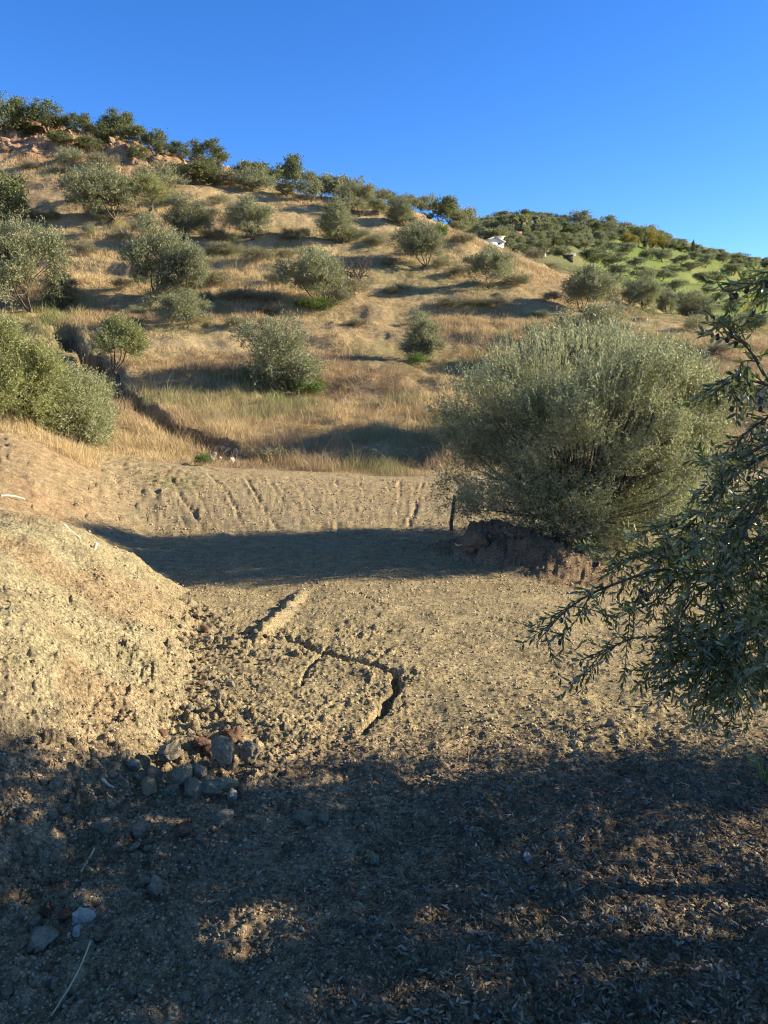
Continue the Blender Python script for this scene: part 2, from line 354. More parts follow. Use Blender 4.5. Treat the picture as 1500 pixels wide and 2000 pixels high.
n_a = noise(t, tc, 60, 5, .7); n_b = noise(t, tc, 7, 8, .7)
c1 = mulramp(t, n_a.outputs[0], at_.outputs['Color'], .35, 1.65, .34, .66)
c2 = mulramp(t, n_b.outputs[0], c1, .62, 1.32)
t.links.new(c2, b.inputs['Base Color']); b.inputs['Roughness'].default_value = .95; b.inputs['Specular IOR Level'].default_value = .15
bp = N(t, 'ShaderNodeBump'); bp.inputs['Strength'].default_value = 1.0; bp.inputs['Distance'].default_value = .05
n_c = noise(t, tc, 38, 8, .75); t.links.new(n_c.outputs[0], bp.inputs['Height']); bp2 = N(t, 'ShaderNodeBump'); bp2.inputs['Strength'].default_value = .8; bp2.inputs['Distance'].default_value = .07
n_d = noise(t, tc, 6, 6, .75); t.links.new(n_d.outputs[0], bp2.inputs['Height']); t.links.new(bp.outputs[0], bp2.inputs['Normal']); t.links.new(bp2.outputs[0], b.inputs['Normal'])

def leaf_mat(name, cols, under=(.20, .22, .15), trans=.25, var=.12, rough=.5):
    m, t, b = new_mat(name)
    a = N(t, 'ShaderNodeAttribute', attribute_name='rnd')
    cr = N(t, 'ShaderNodeValToRGB'); e = cr.color_ramp.elements
    e[0].position = 0; e[0].color = (*cols[0], 1); e[1].position = 1; e[1].color = (*cols[-1], 1)
    for i, c in enumerate(cols[1:-1]):
        k = e.new((i+1)/(len(cols)-1)); k.color = (*c, 1)
    t.links.new(a.outputs['Fac'], cr.inputs[0])
    oi = N(t, 'ShaderNodeObjectInfo'); 
    sc_ = mulramp(t, oi.outputs['Random'], cr.outputs[0], 1-var, 1+var, 0, 1)
    g = N(t, 'ShaderNodeNewGeometry')
    mx = N(t, 'ShaderNodeMix', data_type='RGBA'); mx.inputs['B'].default_value = (*under, 1)
    t.links.new(g.outputs['Backfacing'], mx.inputs['Factor']); t.links.new(sc_, mx.inputs['A'])
    t.links.new(mx.outputs['Result'], b.inputs['Base Color']); b.inputs['Roughness'].default_value = rough
    b.inputs['Specular IOR Level'].default_value = .35
    tr = N(t, 'ShaderNodeBsdfTranslucent'); t.links.new(sc_, tr.inputs[0])
    ms = N(t, 'ShaderNodeMixShader'); ms.inputs[0].default_value = trans
    t.links.new(b.outputs[0], ms.inputs[1]); t.links.new(tr.outputs[0], ms.inputs[2])
    t.links.new(ms.outputs[0], t.nodes['Material Output'].inputs[0])
    return m
M_OLIVE = leaf_mat('olive_leaf', [(.11, .13, .06), (.19, .21, .095), (.28, .295, .145), (.42, .42, .24)], (.36, .37, .25), .38)
M_OLIVE_NEAR = leaf_mat('olive_leaf_near', [(.06, .09, .03), (.11, .15, .045), (.20, .24, .07), (.42, .43, .11)], (.36, .39, .26), .45, rough=.38)
M_BIG = leaf_mat('olive_leaf_big', [(.15, .175, .075), (.25, .27, .12), (.36, .38, .18), (.54, .54, .32)], (.46, .47, .32), .42)
M_YG = leaf_mat('yellowgreen_leaf', [(.15, .17, .06), (.24, .26, .095), (.33, .34, .13), (.44, .43, .20)], (.36, .38, .19), .4)
M_DARK = leaf_mat('oak_leaf', [(.08, .105, .04), (.13, .16, .06), (.19, .22, .08), (.28, .30, .11)], (.2, .22, .11), .32)
M_GREEN = leaf_mat('green_leaf', [(.09, .15, .03), (.14, .22, .045), (.2, .28, .07)], (.15, .2, .07), .35)
M_YELLOW = leaf_mat('yellow_leaf', [(.22, .20, .04), (.38, .30, .05), (.5, .38, .06)], (.3, .28, .08), .3)
M_GREY = leaf_mat('grey_scrub', [(.15, .15, .08), (.24, .23, .13), (.33, .30, .18)], (.3, .28, .18), .3)
def solid(name, c, rough=.9, nscale=30, lo=.7, hi=1.25, bump=.3, bscale=60, c2=None):
    m, t, b = new_mat(name); tc = N(t, 'ShaderNodeTexCoord'); n = noise(t, tc, nscale, 6, .65)
    rgb = N(t, 'ShaderNodeMix', data_type='RGBA'); rgb.inputs['A'].default_value = (*c, 1); rgb.inputs['B'].default_value = (*(c2 or c), 1)
    n2 = noise(t, tc, nscale*.23, 4, .6); mr = N(t, 'ShaderNodeMapRange'); mr.inputs[1].default_value = .42; mr.inputs[2].default_value = .6
    t.links.new(n2.outputs[0], mr.inputs[0]); t.links.new(mr.outputs[0], rgb.inputs['Factor'])
    t.links.new(mulramp(t, n.outputs[0], rgb.outputs['Result'], lo, hi), b.inputs['Base Color'])
    b.inputs['Roughness'].default_value = rough; b.inputs['Specular IOR Level'].default_value = .25
    bp = N(t, 'ShaderNodeBump'); bp.inputs['Strength'].default_value = bump; bp.inputs['Distance'].default_value = .01
    n3 = noise(t, tc, bscale, 8, .7); t.links.new(n3.outputs[0], bp.inputs['Height']); t.links.new(bp.outputs[0], b.inputs['Normal'])
    return m
M_BARK = solid('bark', (.10, .08, .06), .95, 20, c2=(.16, .14, .11))
M_TWIG = solid('twig_bark', (.075, .06, .042), .85, 40, c2=(.12, .10, .075))
M_ROCK_GREY = solid('rock_grey', (.31, .265, .19), .95, 9, .5, 1.35, 1.0, 25, (.42, .34, .22))
M_ROCK_PALE = solid('rock_pale', (.46, .40, .30), .95, 10, .55, 1.25, 1.0, 25, (.34, .27, .18))
M_ROCK_RED = solid('rock_red', (.20, .105, .07), .95, 12, .6, 1.3, 1.0, 45, (.26, .17, .11))
M_ROCK_TAN = solid('rock_tan', (.42, .34, .21), .95, 12, .65, 1.25, 1.0, 40, (.34, .27, .18))
M_ROCK_BLUE = solid('rock_blue', (.25, .225, .175), .95, 10, .55, 1.35, 1.0, 25, (.36, .30, .21))
M_ROCK_WHITE = solid('rock_white', (.60, .56, .49), .85, 10, .7, 1.1, .7, 40, (.42, .38, .32))
M_CLIFF = solid('cliff_rock', (.36, .22, .135), .95, 1.5, .5, 1.3, 1.0, 4, (.29, .235, .17))
M_STICK = solid('bleached_wood', (.62, .56, .46), .8, 60, .75, 1.1)
M_STRAW = solid('straw', (.55, .45, .27), .7, 60, .85, 1.1)
M_CLOD = solid('earth_clod', (.25, .165, .105), .98, 14, .6, 1.3, 1.2, 26, (.30, .21, .13))
def attr_mat(name, rough=.8, trans=.2):
    m, t, b = new_mat(name); a = N(t, 'ShaderNodeAttribute', attribute_name='Col')
    t.links.new(a.outputs['Color'], b.inputs['Base Color']); b.inputs['Roughness'].default_value = rough; b.inputs['Specular IOR Level'].default_value = .2
    if trans:
        tr = N(t, 'ShaderNodeBsdfTranslucent'); t.links.new(a.outputs['Color'], tr.inputs[0])
        ms = N(t, 'ShaderNodeMixShader'); ms.inputs[0].default_value = trans
        t.links.new(b.outputs[0], ms.inputs[1]); t.links.new(tr.outputs[0], ms.inputs[2]); t.links.new(ms.outputs[0], t.nodes['Material Output'].inputs[0])
    return m
M_GRASS = attr_mat('dry_grass', .75, .3)
M_LITTER = attr_mat('leaf_litter', .7, 0)
M_GRAVEL = attr_mat('gravel', .9, 0)

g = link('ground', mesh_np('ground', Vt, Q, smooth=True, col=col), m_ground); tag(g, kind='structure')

# ------------------------------------------------------------------ plant building blocks
def unit(v): return v/np.maximum(np.linalg.norm(v, axis=-1, keepdims=True), 1e-9)
def leaf_quads(P, D, L, Wd, rng):
    """diamond leaves: base points P, directions D"""
    n = len(P); R = unit(np.cross(D, unit(rng.normal(size=(n, 3)))))
    L = np.asarray(L).reshape(-1, 1); Wd = np.asarray(Wd).reshape(-1, 1)
    Nn = np.cross(D, R)
    mid = P+D*L*.5+Nn*L*.06
    V = np.stack([P, mid-R*Wd*.5, P+D*L, mid+R*Wd*.5], 1).reshape(-1, 3)
    return V, np.arange(4*n).reshape(-1, 4)
def tube(path, rad, sides=6, cap=True):
    P = np.asarray(path, float); n = len(P); rad = np.broadcast_to(np.asarray(rad, float), (n,))
    T = unit(np.gradient(P, axis=0)); ref = np.array([0, 0, 1.0]) if abs(T[0, 2]) < .9 else np.array([1.0, 0, 0])
    A = unit(np.cross(T, ref)); B = np.cross(T, A)
    an = np.linspace(0, 2*np.pi, sides, endpoint=False)
    V = P[:, None, :]+(A[:, None, :]*np.cos(an)[None, :, None]+B[:, None, :]*np.sin(an)[None, :, None])*rad[:, None, None]
    ii = np.arange(n*sides).reshape(n, sides); nx = np.roll(ii, -1, 1)
    Q = np.stack([ii[:-1], nx[:-1], nx[1:], ii[1:]], -1).reshape(-1, 4)
    V = V.reshape(-1, 3)
    T_ = None
    if cap:
        V = np.vstack([V, P[-1]+T[-1]*rad[-1]]); k = len(V)-1
        T_ = np.stack([ii[-1], nx[-1], np.full(sides, k)], -1)
    return V, Q, T_
def many_tubes(lst):
    V, Q, T, m = join(*[(v, q, t_, 0) for v, q, t_ in lst]); return V, Q, T
def curve_path(a, b, rng, bend=.15, n=7, sag=0.0):
    a = np.asarray(a, float); b = np.asarray(b, float); L = np.linalg.norm(b-a)
    t = np.linspace(0, 1, n)[:, None]; off = rng.normal(size=3)*bend*L; off2 = rng.normal(size=3)*bend*.5*L
    P = a+(b-a)*t+np.sin(np.pi*t)*off+np.sin(2*np.pi*t)*off2*.5; P[:, 2] -= (sag*L*np.sin(np.pi*t))[:, 0]
    return P
def crown(seed, rad, ctr, n_cl=40, cl=.3, n_sh=1200, n_lf=9, sh=.3, lf=(.10, .03), up=.5, out=.6, lo=-.75, inner=.35, droop=0.0, lobes=.25):
    rng = np.random.default_rng(seed); rad = np.array(rad, float); ctr = np.array(ctr, float)
    d = unit(rng.normal(size=(n_cl*3, 3))); d = d[d[:, 2] > lo][:n_cl]; n_cl = len(d)
    rho = inner+(1-inner)*rng.random(n_cl)**.6
    lob = 1+lobes*(np.sin(d[:, 0]*5+seed)+np.sin(d[:, 1]*4+seed*2)+np.sin(d[:, 2]*6+seed*3))/2
    Cc = ctr+d*(rho*lob)[:, None]*rad*.86
    wgt = rng.random(n_cl)*.8+.4; k = rng.choice(n_cl, n_sh, p=wgt/wgt.sum())
    st = Cc[k]+rng.normal(size=(n_sh, 3))*cl*rad*np.array([.5, .5, .42])
    o = unit((st-ctr)/rad)
    dr = unit(o*out+np.array([0, 0, up])+rng.normal(size=(n_sh, 3))*.45)
    L = sh*(.5+rng.random(n_sh)); s = (np.arange(n_lf)+.5)/n_lf
    P = st[:, None, :]+dr[:, None, :]*(L[:, None]*s[None, :])[..., None]
    P[..., 2] -= droop*(s[None, :]**2)*L[:, None]
    P = P.reshape(-1, 3)+rng.normal(size=(n_sh*n_lf, 3))*lf[0]*.15
    D = np.repeat(dr, n_lf, 0); D = unit(D*.75+unit(rng.normal(size=D.shape))*.85)
    n = len(P); l = lf[0]*(.6+.7*rng.random(n)); w_ = lf[1]*(.7+.6*rng.random(n))
    V, Q = leaf_quads(P, D, l, w_, rng)
    rnd = np.clip(np.repeat(rng.normal(.45, .16, n_sh), n_lf)+rng.normal(0, .16, n), 0, 1)
    return V, Q, rnd, Cc
def limbs(seed, Cc, base_r=.16, h0=.35, n_main=4, foot=(0, 0, 0), ctr=None, thin=.012, keep=1.0):
    rng = np.random.default_rng(seed); foot = np.array(foot, float)
    out = []; fork = foot+np.array([rng.normal()*.06, rng.normal()*.06, h0])
    out.append(tube([foot-[0, 0, .25], foot, foot+(fork-foot)*.5, fork], [base_r*1.5, base_r*1.2, base_r*.95, base_r*.85], 8, False))
    order = rng.permutation(len(Cc)); mains = Cc[order[:n_main]]
    mids = []
    for m in mains:
        tgt = fork+(m-fork)*.62; P = curve_path(fork-[0, 0, .05], tgt, rng, .1); out.append(tube(P, np.linspace(base_r*.6, base_r*.26, len(P)), 6)); mids.append(P)
    for c in Cc[order[n_main:]][:int(len(Cc)*keep)]:
        best = min(((np.linalg.norm(p-c), p) for P in mids for p in P[2:]), key=lambda q: q[0])[1]
        P = curve_path(best, c, rng, .1, 5); out.append(tube(P, np.linspace(base_r*.2, thin, 5), 5))
    return many_tubes(out)

# prototypes: about 1 m unit trees scaled by placement (crown height 1.0 from the ground)
def proto_parts(name, seed, rx, ry, rz, cz, mat, n_sh, n_lf, lf, n_cl=42, trunk=.028, h0=.14, n_main=4, **kw):
    V, Q, rnd, Cc = crown(seed, (rx, ry, rz), (0, 0, cz), n_cl=n_cl, n_sh=n_sh, n_lf=n_lf, lf=lf, **kw)
    me = mesh_np(name+'_crown', V, Q, face_attr=rnd); me.materials.append(mat)
    tv, tq, tt_ = limbs(seed+1, Cc, trunk, h0, n_main, thin=.003)
    mt = mesh_np(name+'_trunk', tv, tq, tt_, smooth=True); mt.materials.append(M_BARK)
    return me, mt
def proto_one(name, seed, rx, ry, rz, cz, mat, n_sh, n_lf, lf, n_cl=24, trunk=.03, h0=.12, **kw):
    V, Q, rnd, Cc = crown(seed, (rx, ry, rz), (0, 0, cz), n_cl=n_cl, n_sh=n_sh, n_lf=n_lf, lf=lf, **kw)
    tv, tq, tt_ = limbs(seed+1, Cc, trunk, h0, 3, thin=.004)
    v, q, t3, mi = join((V, Q, None, 0), (tv, tq, tt_, 1))
    r = np.concatenate([rnd, np.zeros(len(mi)-len(rnd))])
    me = mesh_np(name, v, q, t3, face_attr=r); me.materials.append(mat); me.materials.append(M_BARK)
    me.polygons.foreach_set('material_index', mi.astype(np.int32))
    return me
PO = []
for i, (rx, rz, cz) in enumerate([(.54, .47, .55), (.60, .46, .54), (.47, .50, .51), (.64, .47, .53), (.58, .50, .50)]):
    PO.append(proto_parts('olive_tree', 100+i*7, rx, rx*.9, rz, cz, M_OLIVE, 3000, 9, (.034, .011), n_cl=60, cl=.24, sh=.09, up=.4, lo=[-.7, -.72, -.9, -.75, -.95][i], inner=.3, h0=.09, trunk=.022, lobes=.35))
PB = []   # low, skirted olives
for i, (rx, rz, cz) in enumerate([(.58, .52, .46), (.5, .52, .48)]):
    PB.append(proto_parts('olive_bush', 200+i*7, rx, rx*.9, rz, cz, M_OLIVE, 3600, 9, (.036, .011), n_cl=54, cl=.3, sh=.10, up=.4, lo=-.9, inner=.25))
PG = proto_parts('green_tree', 300, .5, .45, .40, .60, M_YG, 2000, 9, (.034, .012), n_cl=40, sh=.10, lo=-.6)
PD = [proto_one('oak', 320+i*5, .55, .5, .5, .52, M_DARK, 1500, 6, (.05, .026), n_cl=34, cl=.3, sh=.08, lo=-.85) for i in range(3)]
PW = [proto_one('far_tree', 340+i*5, [.6, .7, .52][i], .58, .46, .5, M_OLIVE, 900, 6, (.06, .028), n_cl=24, cl=.32, sh=.09, lo=-.8) for i in range(3)]
PWD = [proto_one('far_oak', 360+i*5, [.56, .66][i], .55, .5, .52, M_DARK, 900, 6, (.06, .03), n_cl=24, cl=.32, sh=.08, lo=-.85) for i in range(2)]
PY = proto_one('far_yellow', 380, .5, .5, .5, .52, M_YELLOW, 900, 6, (.05, .028), n_cl=24, cl=.3, sh=.08, lo=-.8)
PYG = proto_one('far_yellowgreen', 384, .55, .5, .5, .52, M_YG, 900, 6, (.05, .028), n_cl=24, cl=.3, sh=.08, lo=-.8)
PC = proto_one('cypress', 390, .13, .13, .52, .52, M_DARK, 600, 6, (.05, .02), n_cl=30, cl=.35, sh=.06, lo=-1, up=1.2, lobes=.05)
PS = [proto_one('shrub', 400+i*5, [.7, .95][i], .7, .5, .42, [M_GREY, M_OLIVE][i], 800, 7, (.07, .022), n_cl=24, cl=.4, sh=.2, lo=-.5, up=.7, trunk=.015) for i in range(2)]
PSG = proto_one('shrub_green', 415, .8, .7, .5, .42, M_GREEN, 700, 7, (.07, .03), n_cl=22, cl=.4, sh=.2, lo=-.5, up=.7, trunk=.015)

random.seed(5)
ORD = 'first second third fourth fifth sixth seventh eighth ninth tenth eleventh twelfth thirteenth fourteenth fifteenth sixteenth seventeenth eighteenth nineteenth twentieth'.split()
def put_tree(name, cat, label, u, v, hpx, y0, proto, wpx=None, group=None, rz=None, y1=None):
    """stands a tree where it is seen to meet the ground; hpx/wpx its size in the photograph"""
    p = hitH(u, v, y0=y0, y1=y1 or y0*1.9)
    m = p[1]/1500*1.02
    hgt = hpx*m; z0 = p[2]-.04*hgt
    if isinstance(proto, tuple):
        wid = max(proto[0].vertices[0].co.x, 0)
        xs = np.empty(len(proto[0].vertices)*3, np.float32); proto[0].vertices.foreach_get('co', xs); xs = xs.reshape(-1, 3)
    else:
        xs = np.empty(len(proto.vertices)*3, np.float32); proto.vertices.foreach_get('co', xs); xs = xs.reshape(-1, 3)
    w0 = np.percentile(xs[:, 0], 99)-np.percentile(xs[:, 0], 1); h0 = np.percentile(xs[:, 2], 99.6)
    sz = hgt/h0; sx = (wpx*m/w0) if wpx else sz
    sx = min(max(sx, sz*.55), sz*2.0)
    rz = random.uniform(0, 6.28) if rz is None else rz
    if isinstance(proto, tuple):
        r = empty(name, (p[0], p[1], z0), rz, (sx, sx*random.uniform(.85, 1.1), sz)); r.rotation_euler = (random.uniform(-.13, .13), random.uniform(-.13, .13), rz); tag(r, label, cat, group)
        link('crown', proto[0], None, r); link('trunk', proto[1], None, r)
    else:
        r = bpy.data.objects.new(name, proto); C.objects.link(r); r.location = (p[0], p[1], z0); r.rotation_euler = (0, 0, rz); r.scale = (sx, sx, sz)
        tag(r, label, cat, group)
    return r, p

# ------------------------------------------------------------------ trees of the hillside
GH = 'olive trees dotted over the dry hillside'
hill_trees = [
 ('olive_tree', 'tall grey olive tree with bare stems at left edge above the yellow-green bush', 62, 612, 182, 30, PO[0], 155),
 ('olive_tree', 'small rounded olive tree tucked beside the tall grey olive at left edge', 118, 606, 80, 32, PO[2], 66),
 ('olive_tree', 'wide round olive tree with forked stem and long shadow high on the left slope', 207, 434, 110, 44, PO[1], 138),
 ('olive_tree', 'narrow round olive tree below the rocky outcrop, dark underneath', 364, 468, 92, 42, PO[2], 78),
 ('olive_tree', 'largest olive of the left slope, dark and leaning over its own shade', 305, 580, 152, 35, PO[4], 140),
 ('olive_tree', 'olive tree with drooping right side crowding the largest left slope olive', 375, 578, 85, 34, PO[0], 90),
 ('olive_tree', 'low spreading olive tree on the upper slope between two round ones', 488, 470, 82, 42, PO[3], 100),
 ('olive_tree', 'upright oval olive tree in the middle of the upper slope', 655, 476, 92, 42, PO[2], 86),
 ('olive_tree', 'olive tree standing just behind the upright oval olive of the upper slope', 694, 424, 64, 50, PO[0], 70),
 ('olive_tree', 'dark round olive tree on the bright grass strip near the ridge', 783, 442, 60, 48, PO[2], 58),
 ('olive_tree', 'dark wind-leaning olive tree left of the white house', 820, 524, 92, 38, PO[1], 104),
 ('olive_tree', 'olive tree with spreading limbs below the white house', 957, 564, 84, 38, PO[3], 104),
 ('olive_tree', 'broad olive tree with green plants at its foot in mid slope', 618, 600, 118, 32, PO[1], 132),
 ('olive_tree', 'small V-shaped olive tree growing above the erosion gully', 362, 643, 78, 28, PO[3], 104),
 ('olive_bush', 'full skirted olive tree ringed by green grass in the lower slope', 545, 765, 150, 21, PB[0], 160),
 ('olive_tree', 'slim pale olive tree standing alone in tall dry grass right of centre', 816, 706, 100, 25, PO[2], 78),
 ('olive_tree', 'silvery olive tree at the right rim of the dry hill, first of the rim row', 1150, 614, 96, 36, PO[1], 112),
 ('olive_tree', 'dark olive tree second in the row along the right rim of the dry hill', 1246, 606, 74, 36, PO[4], 86),
 ('olive_bush', 'small ball-shaped olive tree third in the right rim row', 1302, 600, 42, 37, PB[1], 38),
 ('olive_bush', 'dense dark round olive tree last in the right rim row', 1353, 606, 54, 36, PB[0], 70),
]
feet = []
for nm, lb, u, v, h, y0, pr, wp in hill_trees:
    o, p = put_tree(nm, 'tree', lb, u, v, h*.95, y0, pr, wp*.92, GH); feet.append(p)
put_tree('green_tree', 'tree', 'bright green young tree leaning over the erosion gully', 232, 735, 118, 22, PG, 105)
put_tree('green_tree', 'tree', 'lighter yellow-green tree touching the wide olive high on the left slope', 288, 418, 72, 46, PG, 75)
put_tree('dark_tree', 'tree', 'dark green tree cut by the left edge above the grey olive', 2, 436, 92, 44, PD[0], 100)
put_tree('olive_tree', 'tree', 'olive tree half hidden behind the left side of the big leafy olive', 1130, 835, 200, 17.5, PB[1], 230)
put_tree('olive_tree', 'tree', 'low olive tree hidden behind the top of the big leafy olive', 1150, 708, 110, 27, PB[0], 150)
# upper slope scrub and the ridge line
GR = 'trees and bushes along the near ridge'
ridge = [
 (12, 262, 92, 88, 0, 'dark green oak at the far left end of the ridge'),
 (92, 262, 76, 80, 1, 'round dark oak above the red rocks, second from the ridge end'),
 (150, 262, 52, 60, 2, 'low dark oak between the round oak and the ridge scrub'),
 (232, 262, 56, 62, 0, 'rounded dark oak on the ridge above the red rock face'),
 (258, 282, 50, 60, 1, 'dark oak just below the ridge right of the rounded one'),
 (200, 282, 44, 80, 2, 'sprawling dark bush lying on the red rocks'),
 (305, 305, 60, 66, 1, 'bright-topped oak on the ridge with red rock below'),
 (352, 300, 42, 46, 2, 'slim oak on the ridge left of the domed one'),
 (405, 316, 54, 74, 0, 'domed dark oak standing out at the ridge step'),
 (380, 362, 62, 78, 1, 'dark green oak at the foot of the red rock face'),
 (420, 360, 40, 60, 2, 'small oak right of the one at the rock foot')]
for u, v, h, wp, k, lb in ridge: put_tree('oak_tree', 'tree', lb, u, v, h*.72, 60, PD[k], wp*.85, GR, y1=80)
for i, (u, v) in enumerate([(60,262),(120,285),(175,300),(270,312),(350,340),(210,262),(410,338)]):
    put_tree('cliff_bush', 'bush', ORD[i]+' low bush growing among the red rocks, counted down the face', u, v, random.uniform(16, 30), 60, PD[i % 3], random.uniform(30, 52), 'bushes among the red rocks', y1=80)
small = [
 (136, 322, 34, 56, 'dark low olive bush on the bare slope below the oak ridge', 58, 1), (200, 334, 34, 60, 'pale low olive bush beside the dark one under the ridge', 56, 0),
 (310, 372, 52, 96, 'wide silvery scrub clump under the red rock face', 54, 1), (455, 366, 34, 70, 'grey scrub along the ledge right of the rock foot oaks', 58, 0),
 (505, 372, 40, 70, 'grey-green bush on the ledge below the skyline', 58, 1), (430, 398, 16, 66, 'flat dark bush casting a shadow on the ledge', 50, 1)]
for u, v, h, wp, lb, y0, k in small: put_tree('scrub_bush', 'bush', lb, u, v, h, y0, PS[k], wp, 'scrub below the ridge')
sk = [(478,352,34,50,'W1'),(520,366,46,60,'D0'),(548,362,36,44,'D1'),(569,372,60,44,'D0'),(604,396,54,48,'W0'),(632,388,40,52,'W1'),(655,390,46,56,'W2'),(684,396,44,60,'W0'),
      (712,404,40,44,'W1'),(738,402,30,46,'W2'),(765,402,26,40,'D1'),(800,408,26,44,'W1'),(832,420,36,44,'W0'),(858,428,46,50,'D0'),(884,440,44,44,'W1'),(905,452,48,50,'W2'),(742,420,28,36,'W1'),(670,412,34,40,'W0'),(560,384,24,44,'W2'),(492,374,26,60,'W2')]
ORD_ = 'first second third fourth fifth sixth seventh eighth ninth tenth eleventh twelfth thirteenth fourteenth fifteenth sixteenth seventeenth eighteenth nineteenth twentieth'.split()
sk.sort()
for i, (u, v, h, wp, k) in enumerate(sk):
    put_tree('ridge_tree', 'tree', ORD[i]+' tree from the left in the close row along the mid ridge', u, v, h, 58, (PWD if k[0] == 'D' else PW)[int(k[1])], wp, 'close tree row on the mid ridge', y1=85)
shr = [(440,498,26,60,0),(505,512,30,60,0),(566,472,26,34,0),(700,466,22,50,1),(560,505,20,40,0),(548,560,30,50,0),(470,590,28,80,0),(690,575,34,60,0),(760,520,18,40,0),
       (880,600,22,60,0),(960,600,20,50,0),(900,540,22,50,0),(1010,560,24,60,0),(170,500,26,50,0),(660,596,30,60,0),(120,340,14,40,0),(60,330,12,60,0),(240,470,16,60,1),
       (840,462,24,40,0),(930,598,16,50,0),(590,465,20,34,1),(1045,500,26,40,0),(735,472,14,30,0),(520,640,22,40,0),(700,640,18,50,0),(420,560,30,60,0),(1075,590,22,44,0),(1210,650,18,50,0),(1400,690,20,60,0),(340,480,20,40,0),(150,395,14,70,0),(330,400,20,40,0)]
random.seed(31)
for q in range(34):
    u = random.uniform(60, 1080); v = random.uniform(max(400, 380+.10*u), 660); shr.append((u, v, random.uniform(12, 26), random.uniform(24, 54), 0 if random.random() < .6 else 1))
used_lb = {}
def near_label(u, v):
    b = min(hill_trees, key=lambda t: math.hypot(t[2]-u, (t[3]-25-v)*1.4)); du, dv = u-b[2], v-(b[3]-20)
    side = ('just left of' if du < 0 else 'just right of') if abs(du) > abs(dv) else ('above' if dv < 0 else 'below')
    short = b[1].split(',')[0].split(' with ')[0].split(' growing ')[0].split(' standing ')[0]
    lb = 'low grey-green shrub '+side+' the '+short; used_lb[lb] = used_lb.get(lb, 0)+1
    if used_lb[lb] > 1: lb = ORD[used_lb[lb]-1]+' '+lb
    return ' '.join(lb.split()[:16])
shr.sort(key=lambda t: t[1])
for u, v, h, wp, k in shr:
    put_tree('shrub', 'bush', near_label(u, v), u, v, h, 24, PS[k], wp, 'low shrubs in the dry hillside grass', y1=75)
put_tree('green_bush', 'bush', 'bright green bush between the leaning olive and the white house', 858, 468, 34, 46, PSG, 34)
put_tree('round_bush', 'bush', 'small dark round bush alone on the grass below the right rim row', 1360, 650, 36, 27, PB[1][0] and PS[1], 52)
for u, v, h, wp, y0, lb in [(620, 605, 26, 120, 32, 'bright green low plants under the broad mid slope olive'), (590, 770, 34, 90, 21, 'fresh green plants at the right foot of the skirted olive'),
                        (818, 712, 24, 50, 25, 'small green plants at the foot of the slim pale olive'), (995, 0, 0, 0, 0, '')]:
    if h: put_tree('green_plant', 'plant', lb, u, v, h, y0, PSG, wp)
put_tree('green_plant', 'plant', 'green weeds among the stones at the gully mouth', 400, 908, 26, 14, PSG, 44)
put_tree('green_plant', 'plant', 'pale green weeds on the strip behind the graded platform', 545, 905, 38, 15.6, PS[0], 90)
# bare shrub
rng = np.random.default_rng(77)
p = hitH(700, 548, 36, 55); tb = []
for k in range(26):
    a = rng.uniform(0, 6.28); L = rng.uniform(.8, 1.6); tip = np.array([math.cos(a)*L*.8-.2, math.sin(a)*L*.6, L*rng.uniform(.5, .95)])
    P = curve_path((0, 0, -.1), tip, rng, .12, 6); tb.append(tube(P, np.linspace(.035, .008, 6), 5))
    for j in range(4):
        q = P[rng.integers(2, 6)]; tb.append(tube(curve_path(q, q+rng.normal(size=3)*.25+[0, 0, .3], rng, .1, 4), np.linspace(.012, .005, 4), 4))
v_, q_, t_ = many_tubes(tb); o = link('bare_shrub', mesh_np('bare_shrub', v_, q_, t_), solid('bare_wood', (.12, .09, .08))); o.location = p
tag(o, 'leafless brown shrub right of the broad mid slope olive', 'shrub')

# ------------------------------------------------------------------ far valley: green terraces, wood, houses
GF = 'olive trees on the far green terraces'
ft = [(1160,512,30,60),(1195,520,28,50),(1225,498,24,36),(1190,497,26,36),(1293,512,28,42),(1270,506,22,40),(1243,523,22,40),(1315,536,20,44),(1295,550,26,46),(1348,530,20,46),(1378,523,28,34),
      (1410,515,22,34),(1432,537,24,44),(1392,555,26,46),(1370,548,18,36),(1452,570,26,42),(1440,610,34,50),(1470,545,22,40),(1400,592,22,36),(1320,570,26,44),(1480,600,26,44),(1340,592,22,40),(1500,575,24,40),
      (1415,648,36,56),(1470,650,44,70),(1360,508,18,30),(1330,515,18,34),(1440,520,16,40),(1465,524,14,30),(1490,540,16,34),(1255,545,26,44),(1210,540,26,50),(1280,580,30,46),(1385,575,18,30),(1425,575,16,30)]
bands = {'upper': [t for t in sorted(ft) if t[1] < 518], 'middle': [t for t in sorted(ft) if 518 <= t[1] < 560], 'lower': [t for t in sorted(ft) if t[1] >= 560]}
for band, ts in bands.items():
  for i, (u, v, h, wp) in enumerate(ts):
    put_tree('terrace_tree', 'tree', 'small olive tree, '+ORD[i]+' from the left on the '+band+' green terraces', u, v, h*.9, 62, PW[random.randrange(3)], wp*.95, GF, y1=290)
random.seed(11)
GW = 'trees of the far wooded slope'
top = lambda u: np.interp(u, [880, 1000, 1060, 1150, 1250, 1300, 1400, 1520], [432, 434, 428, 442, 462, 476, 500, 522])
bot = lambda u: np.interp(u, [880, 950, 1000, 1100, 1150, 1250, 1330, 1520], [455, 470, 500, 510, 488, 492, 500, 530])
